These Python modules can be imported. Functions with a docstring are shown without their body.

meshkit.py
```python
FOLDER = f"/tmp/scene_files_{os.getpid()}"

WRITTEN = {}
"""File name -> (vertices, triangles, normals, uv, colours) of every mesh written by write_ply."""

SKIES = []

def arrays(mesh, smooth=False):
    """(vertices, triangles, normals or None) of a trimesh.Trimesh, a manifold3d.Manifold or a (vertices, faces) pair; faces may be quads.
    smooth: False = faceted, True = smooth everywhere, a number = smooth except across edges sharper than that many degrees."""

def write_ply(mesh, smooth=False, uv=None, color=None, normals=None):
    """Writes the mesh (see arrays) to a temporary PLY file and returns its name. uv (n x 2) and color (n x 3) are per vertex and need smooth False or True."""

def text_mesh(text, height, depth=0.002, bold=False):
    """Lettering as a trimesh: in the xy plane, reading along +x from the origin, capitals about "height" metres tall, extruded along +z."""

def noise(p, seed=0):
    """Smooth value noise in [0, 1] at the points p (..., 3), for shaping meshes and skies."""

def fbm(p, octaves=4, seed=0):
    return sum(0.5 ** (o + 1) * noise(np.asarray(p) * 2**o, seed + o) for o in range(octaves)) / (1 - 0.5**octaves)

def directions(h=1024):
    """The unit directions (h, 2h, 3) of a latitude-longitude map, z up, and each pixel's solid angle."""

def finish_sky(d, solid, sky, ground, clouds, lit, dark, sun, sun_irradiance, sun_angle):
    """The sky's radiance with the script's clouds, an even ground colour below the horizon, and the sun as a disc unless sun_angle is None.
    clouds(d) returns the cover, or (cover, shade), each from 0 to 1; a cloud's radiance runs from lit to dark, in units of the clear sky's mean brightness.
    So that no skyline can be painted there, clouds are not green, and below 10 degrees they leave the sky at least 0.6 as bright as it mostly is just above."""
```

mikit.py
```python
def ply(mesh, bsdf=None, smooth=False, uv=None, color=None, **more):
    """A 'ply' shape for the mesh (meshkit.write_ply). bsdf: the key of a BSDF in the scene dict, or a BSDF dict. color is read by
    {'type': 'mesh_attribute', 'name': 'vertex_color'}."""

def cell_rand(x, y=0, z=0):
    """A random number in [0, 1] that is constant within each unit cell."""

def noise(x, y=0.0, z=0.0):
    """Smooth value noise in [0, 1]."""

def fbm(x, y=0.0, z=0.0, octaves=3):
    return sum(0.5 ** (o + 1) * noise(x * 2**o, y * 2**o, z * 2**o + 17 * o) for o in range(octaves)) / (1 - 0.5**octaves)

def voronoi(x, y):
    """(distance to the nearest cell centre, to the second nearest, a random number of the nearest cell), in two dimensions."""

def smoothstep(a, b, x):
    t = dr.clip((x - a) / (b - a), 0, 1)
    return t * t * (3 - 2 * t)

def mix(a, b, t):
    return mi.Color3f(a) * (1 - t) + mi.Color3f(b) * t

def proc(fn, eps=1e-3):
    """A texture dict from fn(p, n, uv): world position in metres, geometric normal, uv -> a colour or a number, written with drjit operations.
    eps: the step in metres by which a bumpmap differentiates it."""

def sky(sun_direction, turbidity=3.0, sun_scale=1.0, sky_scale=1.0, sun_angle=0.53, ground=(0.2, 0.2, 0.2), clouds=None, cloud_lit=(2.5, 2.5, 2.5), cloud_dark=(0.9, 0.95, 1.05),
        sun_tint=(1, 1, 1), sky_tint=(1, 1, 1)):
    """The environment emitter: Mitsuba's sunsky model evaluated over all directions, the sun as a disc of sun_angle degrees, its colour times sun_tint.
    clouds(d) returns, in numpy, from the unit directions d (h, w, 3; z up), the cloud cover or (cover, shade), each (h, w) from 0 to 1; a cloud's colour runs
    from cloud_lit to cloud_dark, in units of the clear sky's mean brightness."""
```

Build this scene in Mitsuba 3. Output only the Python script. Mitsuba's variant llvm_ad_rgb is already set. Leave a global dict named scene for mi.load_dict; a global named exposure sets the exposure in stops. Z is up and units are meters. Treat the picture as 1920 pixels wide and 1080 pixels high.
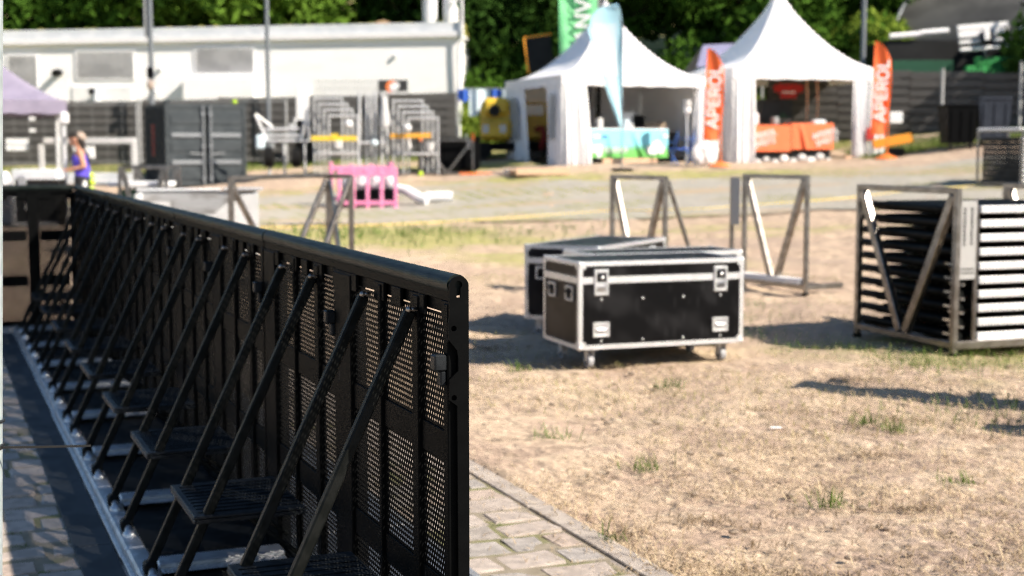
import math, numpy as np, trimesh, shapely, mitsuba as mi, drjit as dr, mikit, meshkit
from shapely.geometry import Polygon, Point, box as sbox
from mikit import noise, fbm, voronoi, cell_rand, smoothstep, mix
rng = np.random.default_rng(7)
T = mi.ScalarTransform4f
scene, labels = {}, {}
# ---------------------------------------------------------------- camera, sky, exposure
PITCH = math.atan(260 / 2667)
scene['camera'] = {'type': 'thinlens', 'fov': 2 * math.degrees(math.atan(960 / 2667)), 'fov_axis': 'x', 'near_clip': 0.1, 'far_clip': 400.0,
                   'aperture_radius': 0.0058, 'focus_distance': 3.05,
                   'to_world': T().look_at([0, 0, 1.5], [0, math.cos(PITCH), 1.5 - math.sin(PITCH)], [0, 0, 1])}
EL = math.radians(38)
SUN = [0.86 * math.cos(EL), -0.51 * math.cos(EL), math.sin(EL)]
scene['sky'] = mikit.sky(SUN, turbidity=3, sun_tint=(.91, 1, 1.21), sky_scale=.62)
exposure = 2.6
# ---------------------------------------------------------------- materials
def tex(fn, eps=1e-3): return mikit.proc(fn, eps)
def rgb(*c): return {'type': 'rgb', 'value': list(c)}
def mat(name, color, rough=0.6, metal=0.0, spec=0.5, bump=None, scale=1.0, **kw):
    b = {'type': 'principled', 'base_color': color if isinstance(color, dict) else rgb(*color), 'roughness': rough, 'metallic': metal, 'specular': spec, **kw}
    if bump is not None: b = {'type': 'bumpmap', 'arbitrary': bump, 'scale': scale, 'bsdf': b}
    scene[name] = {'type': 'twosided', 'bsdf': b}
    return name
def speck(a, b, s=40.0, lo=.35, hi=.65):
    a, b = list(a), list(b)
    return tex(lambda p, n, uv: mix(a, b, smoothstep(lo, hi, fbm(p.x * s, p.y * s, p.z * s))))
mat('black_paint', tex(lambda p, n, uv: mix(mix([.002, .0023, .0025], [.0042, .0046, .0048], fbm(p.x * 25, p.y * 25, p.z * 25)), [.035, .034, .032], smoothstep(.72, .84, fbm(p.x * 55, p.y * 55, p.z * 22, 3)) * smoothstep(.45, .65, fbm(p.x * 2.3, p.y * 2.3, p.z * 3)))), .5, spec=.04)
mat('black_tube', speck((.005, .006, .0055), (.01, .011, .0105), 30), .45, spec=.1)
mat('green_black', speck((.005, .009, .008), (.012, .017, .015), 18), .42, spec=.15)
mat('dark_plate', speck((.009, .011, .013), (.018, .021, .024), 20), .4, spec=.2)
mat('floor_steel', speck((.006, .007, .008), (.014, .016, .018), 14), .5, spec=.12)
mat('aluminium', speck((.8, .81, .82), (.9, .9, .9), 18), .5, .75)
mat('aluminium_dull', speck((.6, .61, .62), (.78, .79, .8), 22), .45, .9)
mat('case_edge', speck((.82, .82, .82), (.92, .92, .92), 30), .46, .8)
mat('steel_tube', speck((.26, .235, .205), (.38, .35, .32), 16), .34, 1.0)
mat('galvanised', speck((.6, .61, .62), (.74, .75, .76), 14), .45, .3)
mat('mat_rubber', speck((.022, .028, .033), (.036, .043, .049), 9), .7)
mat('bright_steel', (.85, .85, .85), .22, 1.0)
mat('rubber', (.008, .008, .008), .7, spec=.2)
mat('castor_grey', (.35, .36, .38), .5)
mat('case_black', tex(lambda p, n, uv: mix([.005, .005, .0055], [.032, .032, .034], smoothstep(.52, .78, fbm(p.x * 3.1 + p.z * 1.5, p.y * 3.1, p.z * 3.3 + 4)) * .5 + .2 * smoothstep(.6, .9, noise(p.x * 30, p.y * 30, p.z * 9)))), .4, spec=.1)
mat('white_paint', speck((.72, .73, .74), (.8, .8, .8), 6), .6)
mat('wall_white', tex(lambda p, n, uv: mix([.84, .84, .84], [.76, .76, .75], smoothstep(.55, .8, fbm(p.x * .8, p.y * .8, p.z * 2.2)) * .7)), .8)
mat('fascia_metal', speck((.56, .6, .64), (.66, .69, .72), 3), .5)
mat('louvre', speck((.4, .4, .4), (.5, .5, .5), 2), .6)
mat('moss', speck((.12, .12, .03), (.3, .28, .05), 3), .95)
mat('tent_white', (.84, .84, .845), .75)
mat('tent_cloth', (.8, .81, .825), .8)
mat('card_brown', (.4, .31, .22), .85)
mat('clear_window', (.3, .33, .36), .3)
mat('purple_cloth', speck((.26, .235, .32), (.3, .27, .36), 5), .8)
mat('lilac_cloth', (.26, .26, .4), .8)
mat('board_dark', tex(lambda p, n, uv: mix([.075, .074, .072], [.125, .122, .118], fbm(p.x * 1.3, p.y * 1.3, p.z * 24))), .85, spec=.2)
mat('post_grey', (.42, .43, .43), .5)
mat('pole_metal', (.16, .18, .2), .45)
mat('container_grey', speck((.04, .05, .057), (.055, .066, .073), 4), .5, spec=.35)
mat('container_dark', (.042, .05, .056), .55, spec=.15)
mat('container_light', (.24, .26, .28), .5)
mat('orange', (.9, .22, .045), .55)
mat('orange_cloth', (.9, .155, .035), .65)
mat('counter_orange', (.88, .19, .07), .65)
mat('orange_wood', (.8, .33, .03), .6)
mat('red', (.45, .02, .015), .6)
mat('dark_red', (.2, .01, .01), .6)
mat('yellow', speck((.66, .45, .04), (.5, .33, .04), 3), .5)
mat('strap_yellow', (.85, .6, .05), .6)
mat('strap_orange', (.85, .42, .05), .6)
mat('hivis', (.6, .85, .05), .6)
mat('pink', speck((.78, .25, .44), (.84, .31, .5), 6), .6)
mat('blue', (.03, .11, .5), .55)
mat('chair_blue', (.06, .16, .5), .55)
mat('lightblue', (.46, .76, .88), .7)
mat('paleblue', (.66, .8, .87), .7)
mat('flag_green', speck((.14, .5, .22), (.2, .6, .28), 3), .7)
mat('print_white', (.85, .85, .85), .7)
mat('print_black', (.03, .03, .03), .6)
mat('screen_dark', (.015, .02, .02), .4)
mat('crate_green', speck((.03, .25, .06), (.05, .38, .1), 5), .5)
mat('deep_green', (.01, .07, .035), .5)
mat('wood', tex(lambda p, n, uv: mix([.62, .42, .25], [.45, .29, .16], fbm(p.x * 2, p.y * 9, p.z * 25))), .75)
mat('wood_pale', tex(lambda p, n, uv: mix([.72, .5, .34], [.6, .39, .25], fbm(p.x * 2, p.y * 9, p.z * 25))), .75)
mat('tarp_dark', speck((.06, .06, .058), (.1, .1, .095), .8), .6)
mat('tarp_black', speck((.008, .009, .01), (.014, .015, .016), 1), .6, spec=.25)
mat('clod', speck((.2, .155, .12), (.32, .26, .2), 60), .95, spec=.1)
mat('stack_grey', speck((.03, .03, .029), (.05, .05, .048), 4), .6, spec=.2)
mat('plastic_black', (.004, .0044, .005), .5, spec=.06)
mat('bin_blue', speck((.022, .028, .042), (.028, .036, .052), 4), .5, spec=.3)
mat('pale_pole', speck((.27, .31, .32), (.33, .37, .38), 40), .5)
mat('placard', (.4, .4, .39), .5)
mat('grey_panel', speck((.52, .53, .53), (.6, .6, .6), 6), .6)
mat('grey_inner', speck((.2, .19, .18), (.34, .34, .34), 5), .7)
mat('skin', (.55, .28, .18), .5)
mat('vest_purple', (.1, .07, .55), .8)
mat('trousers', (.02, .02, .024), .8)
mat('hair_dark', (.02, .015, .012), .6)
mat('cap_tan', (.42, .33, .27), .8)
mat('bark', speck((.06, .045, .03), (.12, .09, .065), 6), .9)
mat('cable_yellow', (.62, .49, .18), .75)
mat('tie_plastic', (.02, .02, .02), .35)
mat('mortar', tex(lambda p, n, uv: mix(mix([.2, .17, .12], [.3, .26, .2], fbm(p.x * 22, p.y * 22, 1)), [.17, .17, .075], smoothstep(.52, .66, fbm(p.x * 4.2, p.y * 4.2, 7)) * .8)), .95)
PAV = []
for i, c in enumerate([(.42, .36, .31), (.45, .39, .34), (.38, .34, .3), (.43, .35, .29), (.36, .33, .3)]):
    d = tuple(x * .8 for x in c)
    PAV.append(mat(f'paver_{i}', speck(d, c, 28, .3, .7), .9, bump=tex(lambda p, n, uv: fbm(p.x * 60, p.y * 60, p.z * 60), 4e-3), scale=.003))
mat('kerb_stone', speck((.31, .27, .235), (.4, .35, .3), 20, .3, .7), .9, bump=tex(lambda p, n, uv: fbm(p.x * 50, p.y * 50, p.z * 50), 4e-3), scale=.003)
def leafmat(name, c, k=.55):
    scene[name] = {'type': 'principledthin', 'base_color': rgb(*c), 'roughness': .5, 'diff_trans': k}
    return name
LEAF = [leafmat('leaf_a', (.07, .15, .022)), leafmat('leaf_b', (.15, .27, .04)), leafmat('leaf_c', (.04, .09, .018)), leafmat('leaf_d', (.27, .37, .06))]
leafmat('leaf_brown', (.2, .16, .09))
STRAW = [leafmat('straw_a', (.62, .5, .33), .4), leafmat('straw_b', (.47, .36, .235), .4), leafmat('straw_c', (.31, .235, .155), .4)]
leafmat('grass_green', (.13, .2, .045), .5)
leafmat('grass_olive', (.3, .28, .11), .5)
def field(p, n, uv):
    x, y = p.x, p.y
    w = fbm(x * .35, y * .35, 3.0) - .5
    big = fbm(x * .55 + 7, y * .9 + 3, 0, 4)
    mid = fbm(x * 3.1, y * 3.7, 5, 4)
    fine = fbm(x * 26, y * 30, 9, 3)
    c = mix([.36, .27, .205], [.445, .345, .25], smoothstep(.35, .65, mid))
    c = mix(c, [.32, .245, .195], smoothstep(.52, .7, big) * .8)
    c = mix(c, [.52, .42, .305], smoothstep(.56, .75, fine) * .7)
    c = mix(c, [.27, .205, .15], smoothstep(.6, .78, fbm(x * 9 + 3, y * 11, 2, 3)) * .75)
    def blob(cx, cy, rx, ry): return dr.exp(-(dr.square((x - cx) / rx) + dr.square((y - cy) / ry)))
    g = .75 * blob(-2.3, 24.5, 3.2, 3.4) + .5 * blob(1.6, 19, 2.4, 1.8) + .5 * blob(3.1, 10.9, 1.9, 1.6) + .25 * blob(3.4, 8.2, 1.6, 1.2) + .5 * blob(1.4, 38, 9, 2.2)
    g += .45 * blob(0, 36.5, 14, 1.3) + .4 * blob(6, 24, 5, 2)
    g += 1.2 * smoothstep(45.2, 46.6, y - .03 * x) + .8 * blob(12.6, 43.6, 3, 2) + .9 * blob(-1, 43, 6, 1.4)
    g = dr.clip((g + w * .6) * (.35 + 1.3 * fbm(x * 2.3 + 5, y * 2.3, 1, 3)), 0, 1)
    gc = mix([.2, .22, .07], [.36, .33, .13], fbm(x * 5, y * 5, 8, 3))
    c = mix(c, gc, smoothstep(.25, .7, g) * .85)
    return c
mat('ground_field', tex(field), .95, spec=.1, bump=tex(lambda p, n, uv: fbm(p.x * 18, p.y * 18, 0, 4), 6e-3), scale=.03)
def grid_track(p, n, uv):
    x, y = p.x * .94 + p.y * .34, -p.x * .34 + p.y * .94
    u, v = x / .42, y / .62
    fu, fv = u - dr.floor(u), v - dr.floor(v)
    joint = dr.maximum(smoothstep(.3, .42, dr.abs(fu - .5)), smoothstep(.36, .46, dr.abs(fv - .5)))
    worn = smoothstep(.42, .6, fbm(p.x * .5 + 2, p.y * .8, 2, 3))
    stone = mix([.27, .255, .22], [.345, .325, .28], fbm(p.x * 2, p.y * 2, 0, 3))
    stone = mix(stone, [.34, .275, .2], smoothstep(.5, .7, fbm(p.x * .45, p.y * .9, 6, 3)))
    return mix(stone, mix([.15, .17, .06], [.3, .27, .13], fbm(p.x * 3, p.y * 3, 4, 2)), joint * worn)
mat('track_paving', tex(grid_track), .95, spec=.1, bump=tex(lambda p, n, uv: fbm(p.x * 10, p.y * 10, 0, 3), 1e-2), scale=.03)
def banner_print(p, n, uv):      # a printed cloth: sky blue above a grass-green foot
    return mix([.16, .55, .12], [.3, .78, .9], smoothstep(.25, .55, uv.y + .04 * noise(uv.x * 9)))
mat('banner_print', tex(banner_print), .65)
# ---------------------------------------------------------------- mesh building
class MB:
    def __init__(s): s.v, s.f, s.n = [], [], 0
    def raw(s, v, f):
        v = np.asarray(v, float); f = np.asarray(f, int)
        if f.shape[1] == 4: f = np.vstack([f[:, [0, 1, 2]], f[:, [0, 2, 3]]])
        s.v.append(v); s.f.append(f + s.n); s.n += len(v); return s
    def mesh(s, m, M=None):
        v = np.array(m.vertices)
        if M is not None: v = v @ np.asarray(M)[:3, :3].T + np.asarray(M)[:3, 3]
        return s.raw(v, m.faces)
    def box(s, x0, x1, y0, y1, z0, z1, b=0.0, M=None):
        return s._box(np.array([(x0 + x1) / 2, (y0 + y1) / 2, (z0 + z1) / 2]), np.eye(3), abs(x1 - x0) / 2, abs(y1 - y0) / 2, abs(z1 - z0) / 2, b)
    def _box(s, c, R, hx, hy, hz, b=0.0):
        b = min(b, .9 * min(hx, hy, hz))
        if b <= 0:
            v = np.array([[x, y, z] for x in (-hx, hx) for y in (-hy, hy) for z in (-hz, hz)])
            f = [[0, 1, 3, 2], [4, 6, 7, 5], [0, 4, 5, 1], [2, 3, 7, 6], [0, 2, 6, 4], [1, 5, 7, 3]]
            return s.raw(v @ R.T + c, f)
        v = []
        for x in (-1, 1):
            for y in (-1, 1):
                for z in (-1, 1):
                    v += [[x * hx, y * (hy - b), z * (hz - b)], [x * (hx - b), y * hy, z * (hz - b)], [x * (hx - b), y * (hy - b), z * hz]]
        h = trimesh.Trimesh(np.array(v)).convex_hull
        return s.raw(h.vertices @ R.T + c, h.faces)
    def bar(s, p, q, w, h=None, b=0.0, up=(0, 0, 1)):
        p, q = np.asarray(p, float), np.asarray(q, float); h = h or w
        z = q - p; L = np.linalg.norm(z); z = z / L
        u = np.asarray(up, float)
        if abs(u @ z) > .98: u = np.array([0, 1., 0]) if abs(z[1]) < .5 else np.array([0, 0, 1.])
        x = np.cross(u, z); x /= np.linalg.norm(x); y = np.cross(z, x)
        return s._box((p + q) / 2, np.stack([x, y, z], 1), w / 2, h / 2, L / 2, b)
    def tube(s, p, q, r, r2=None, n=10, caps=True):
        return s.path([p, q], [r, r if r2 is None else r2], n, caps)
    def path(s, pts, r, n=8, caps=True):
        p = np.asarray(pts, float); m = len(p); r = np.broadcast_to(r, (m,)) if np.ndim(r) <= 1 else r
        t = np.gradient(p, axis=0); t /= np.linalg.norm(t, axis=1, keepdims=True) + 1e-12
        up = np.array([0, 0, 1.]) if abs(t[:, 2]).max() < .95 else np.array([.3, .95, .1])
        a = np.cross(t, up); a /= np.linalg.norm(a, axis=1, keepdims=True) + 1e-12
        b = np.cross(t, a); an = np.arange(n) * 2 * np.pi / n
        v = p[:, None] + np.asarray(r)[:, None, None] * (np.cos(an)[None, :, None] * a[:, None] + np.sin(an)[None, :, None] * b[:, None])
        v = v.reshape(-1, 3); f = []
        for i in range(m - 1):
            for j in range(n):
                k = (j + 1) % n; f.append([i * n + j, i * n + k, (i + 1) * n + k, (i + 1) * n + j])
        tri = [[x[0], x[1], x[2]] for x in f] + [[x[0], x[2], x[3]] for x in f]
        if caps:
            v = np.vstack([v, p[0], p[-1]]); e = (m - 1) * n
            for j in range(n):
                k = (j + 1) % n; tri += [[m * n, k, j], [m * n + 1, e + j, e + k]]
        return s.raw(v, tri)
    def ball(s, c, r, sub=2, sc=(1, 1, 1)):
        m = trimesh.creation.icosphere(sub, 1.0)
        return s.raw(m.vertices * np.asarray(r) * np.asarray(sc) + np.asarray(c), m.faces)
    def prism(s, poly, t, M):
        """poly in the xy plane, extruded t along z, then moved by M (4x4)"""
        for g in getattr(poly, 'geoms', [poly]):
            s.mesh(trimesh.creation.extrude_polygon(g, t, engine='earcut'), M)
        return s
    def grid(s, P):
        P = np.asarray(P); a, b = P.shape[:2]
        i, j = np.meshgrid(np.arange(a - 1), np.arange(b - 1), indexing='ij')
        q = np.stack([i * b + j, i * b + j + 1, (i + 1) * b + j + 1, (i + 1) * b + j], -1).reshape(-1, 4)
        return s.raw(P.reshape(-1, 3), q)
    def get(s): return trimesh.Trimesh(np.vstack(s.v), np.vstack(s.f), process=False)
def frame4(o, x, y):
    """4x4 with origin o, columns x, y, x cross y"""
    x, y = np.asarray(x, float), np.asarray(y, float); M = np.eye(4)
    M[:3, 0], M[:3, 1], M[:3, 2], M[:3, 3] = x, y, np.cross(x, y), o
    return M
def at(x=0, y=0, z=0, rz=0): return T().translate([x, y, z]).rotate([0, 0, 1], rz)
# ---------------------------------------------------------------- scene entries
used, pused = {}, {}
def new(name, label, cat, group=None, kind=None):
    n = used.get(name, 0); used[name] = n + 1
    key = name if n == 0 else f'{name}_{n:03d}'
    labels[key] = {'label': label, 'category': cat}
    if group: labels[key]['group'] = group
    if kind: labels[key]['kind'] = kind
    return key
def sub(parent, name):
    k = f'{parent}__{name}'; n = pused.get(k, 0); pused[k] = n + 1
    return k if n == 0 else f'{k}_{n:03d}'
def shp(m, bsdf, smooth=False, uv=None):
    return mikit.ply(m.get() if isinstance(m, MB) else m, bsdf, smooth, uv=uv)
def put(key, m, bsdf, M=None, smooth=False, uv=None):
    d = m if isinstance(m, dict) else shp(m, bsdf, smooth, uv)
    if M is not None: d = {**d, 'to_world': M}
    scene[key] = d; return key
def part(parent, name, m, bsdf=None, M=None, smooth=False, uv=None): return put(sub(parent, name), m, bsdf, M, smooth, uv)
def solo(name, label, cat, m, bsdf, M=None, group=None, smooth=False):
    return put(new(name, label, cat, group), m, bsdf, M, smooth)
def struct(name, m, bsdf, kind='structure', smooth=False):
    labels[name] = {'kind': kind}; return put(name, m, bsdf, None, smooth)
class Kit:
    """A prototype: a list of (part path, shape dict, local transform) placed under a thing's key."""
    def __init__(s): s.items = []
    def add(s, path, m, bsdf=None, M=None, smooth=False):
        s.items.append((path, m if isinstance(m, dict) else shp(m, bsdf, smooth), M)); return s
    def place(s, key, W):
        holder = {}
        for path, d, M in s.items:
            if '/' in path:
                a, b = path.split('/'); k = sub(holder[a], b)
            else:
                k = sub(key, path); holder[path] = k
            scene[k] = {**d, 'to_world': W if M is None else W @ M}
# ---------------------------------------------------------------- ground
ctrl = np.array([(-9.4, 42, .36), (-13.3, 48, .95), (-3.4, 33, .12), (-1.9, 41, .74), (-5.5, 41, .8), (1.4, 41, 1.05), (10.9, 44, 1.3), (13.6, 46, 2.0), (13, 41, 1.52), (10.7, 31.7, .73), (-6.8, 22.5, .12),
                 (-16, 42, .3), (-16, 33, .1), (-9, 33, .1), (3, 33, .42), (0.9, 38, .8), (3, 39, .92), (5.8, 40, 1.0), (16, 32, .9), (22, 46, 2.4), (22, 38, 1.8), (-24, 48, .9), (-24, 40, .3), (4, 48, 1.5), (-4, 48, 1.25), (-8, 54, 1.2), (6, 54, 1.9), (16, 54, 2.6), (28, 54, 2.9), (-24, 54, 1.1)]
                + [(x, y, 0.) for x in (-24, -12, 0, 12, 24) for y in (-14, 0, 12, 17)] + [(0, 24, .06), (6, 24, .2), (-12, 24, .06), (12, 24, .3)], float)
def _phi(a, b):
    d2 = ((a[:, None, :] - b[None]) ** 2).sum(-1)
    return np.where(d2 > 0, d2 * np.log(np.maximum(d2, 1e-9)) * .5, 0)
_n = len(ctrl); _A = np.zeros((_n + 3, _n + 3)); _A[:_n, :_n] = _phi(ctrl[:, :2], ctrl[:, :2]) + np.eye(_n) * 1.0
_A[:_n, _n:] = np.c_[np.ones(_n), ctrl[:, :2]]; _A[_n:, :_n] = _A[:_n, _n:].T
_w = np.linalg.solve(_A, np.r_[ctrl[:, 2], 0, 0, 0])
def zg(x, y):
    x, y = np.broadcast_arrays(np.asarray(x, float), np.asarray(y, float))
    q = np.c_[np.clip(x.ravel(), -30, 34), np.clip(y.ravel(), -14, 54)]
    z = _phi(q, ctrl[:, :2]) @ _w[:_n] + np.c_[np.ones(len(q)), q] @ _w[_n:]
    s = np.clip((q[:, 1] - 14.5) / 7, 0, 1); z = np.maximum(z, -.02) * s * s * (3 - 2 * s)
    z = z + np.maximum(y.ravel() - 57, 0) * .34
    return z.reshape(x.shape) if x.ndim else float(z[0])
TH = 0.38874                       # heading of the stage barrier run, turned left of the view
UU, RR = np.array([-math.sin(TH), math.cos(TH), 0]), np.array([math.cos(TH), math.sin(TH), 0])
DEG = math.degrees(TH)
def bw(d, s, z=0): return RR * d + UU * s + np.array([0, 0, z])
def warp(a, b, n, p=1.0): return a + (b - a) * np.linspace(0, 1, n) ** p
xs = np.r_[-60:-14:2.0, -14:14:.07, 14:62:2.0]
ys = np.r_[-12:3:.6, 3:14:.05, 14:24:.12, 24:58:.5, 58:112:3.0]
X, Y = np.meshgrid(xs, ys, indexing='ij')
Z = zg(X, Y)
q3 = np.stack([X, Y, X * 0], -1)
rough = (meshkit.fbm(q3 * 2.2, 4, 3) - .5) * .085 + (meshkit.fbm(q3 * np.array([9, 9, 1]), 3, 8) - .5) * .035
dl = X * RR[0] + Y * RR[1]; sl = X * UU[0] + Y * UU[1]
inpav = np.clip((2.352 - .14 * np.clip(meshkit.fbm(q3 * 5.5, 3, 17) - .5, 0, 1) - dl) / .05, 0, 1) * np.clip((13.6 - sl) / .3, 0, 1)
Z = Z + rough * np.clip((60 - Y) / 10, 0, 1) * (1 - inpav) - .10 * inpav - .012
struct('ground', MB().grid(np.stack([X, Y, Z], -1).transpose(1, 0, 2)), 'ground_field', smooth=True)
# worn track of grass pavers across the field
a = np.linspace(-26, 26, 160); b = np.linspace(0, 1, 40)
A, B = np.meshgrid(a, b, indexing='ij')
edge = (meshkit.fbm(np.stack([A * .5, B * 0, A * 0], -1), 3, 5) - .5) * 1.6
Yt = 27.5 + edge + B * (9.2 + edge)
struct('paved_track', MB().grid(np.stack([A, Yt, zg(A, Yt) + .012 + rough[0, 0] * 0], -1).transpose(1, 0, 2)), 'track_paving', smooth=True)
# pavement of setts under the barrier, with its kerb
Wb = at(0, 0, 0, DEG)              # barrier frame: local x = across (towards the crowd), local y = along
pv = MB().box(-3.0, 2.36, 1.2, 13.0, -.2, -.004)
struct('pavement', pv, 'mortar'); scene['pavement']['to_world'] = Wb
cells = []
y0 = 1.4; row = 0
while y0 < 12.8:
    x = -1.6 + (.13 if row % 2 else 0) - rng.random() * .05
    while x < 2.25:
        w = rng.choice([.17, .2, .24, .27]); w = min(w, 2.28 - x); w = 2.28 - x if 2.28 - x - w < .1 else w
        if w > .05: cells.append((x, x + w, y0, y0 + .2))
        x += w
    y0 += .2; row += 1
def sett(m, c, jig=True):
    x0, x1, a, b = c; g = .011
    h = float(np.clip(rng.normal(0, .0022), -.004, .005)); t = rng.normal(0, .003, 2)
    v0 = MB().box(-(x1 - x0) / 2 + g, (x1 - x0) / 2 - g, -(b - a) / 2 + g + .004, (b - a) / 2 - g - .004, -.03, 0, .007).get()
    v = v0.vertices.copy()
    v += rng.normal(0, .0032, v.shape)
    an = rng.normal(0, .018); v[:, :2] = v[:, :2] @ np.array([[math.cos(an), -math.sin(an)], [math.sin(an), math.cos(an)]])
    v[:, 2] += v[:, 0] * t[0] * 3 + v[:, 1] * t[1] * 3 + h
    m.raw(v + [(x0 + x1) / 2, (a + b) / 2, 0], v0.faces)
def seen(c):
    x, y = (c[0] + c[1]) / 2, (c[2] + c[3]) / 2
    return (x < .5 and x > -.2 and 2.4 < y < 9.5) or (x > 1.5 and 3.3 < y < 6.6)
vis = [c for c in cells if seen(c)]
rest = [c for c in cells if not seen(c)]
for c in vis:
    m = MB(); sett(m, c); part('pavement', 'sett', m, PAV[rng.integers(5)], Wb)
m = MB()
for c in rest: sett(m, c)
k = part('pavement', 'sett_field', m, PAV[0], Wb); labels[k] = {'kind': 'stuff'}
y0 = 1.4
while y0 < 12.6:
    m = MB(); m.box(2.285, 2.385, y0 + .006, y0 + .994, -.2, .006 + rng.normal(0, .0015), .004); part('pavement', 'kerb_stone', m, 'kerb_stone', Wb); y0 += 1.0
# ---------------------------------------------------------------- hill behind, with trees
def blades(pts, lo, hi, w, flat, zoff=0.0, seed=1, lean=1.0):
    r = np.random.default_rng(seed); n = len(pts)
    an = r.random(n) * 2 * np.pi; L = lo + (hi - lo) * r.random(n) ** 1.5
    el = np.clip(r.normal(flat, .3, n), .05, 1.5)
    d = np.stack([np.cos(an) * np.cos(el), np.sin(an) * np.cos(el), np.sin(el)], -1)
    s = np.stack([-np.sin(an), np.cos(an), an * 0], -1) * (w * (.6 + .8 * r.random(n)))[:, None]
    p = np.c_[pts, zg(pts[:, 0], pts[:, 1]) + zoff]
    mid = p + d * (L * .55)[:, None] + np.c_[np.zeros((n, 2)), L * .08]
    tip = p + d * L[:, None] - np.c_[np.zeros((n, 2)), L * .1]
    v = np.stack([p - s, p + s, mid + s * .7, mid - s * .7, tip], 1).reshape(-1, 3)
    k = np.arange(n)[:, None] * 5
    f = np.concatenate([k + [0, 1, 2], k + [0, 2, 3], k + [3, 2, 4]])
    return trimesh.Trimesh(v, f, process=False)
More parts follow.
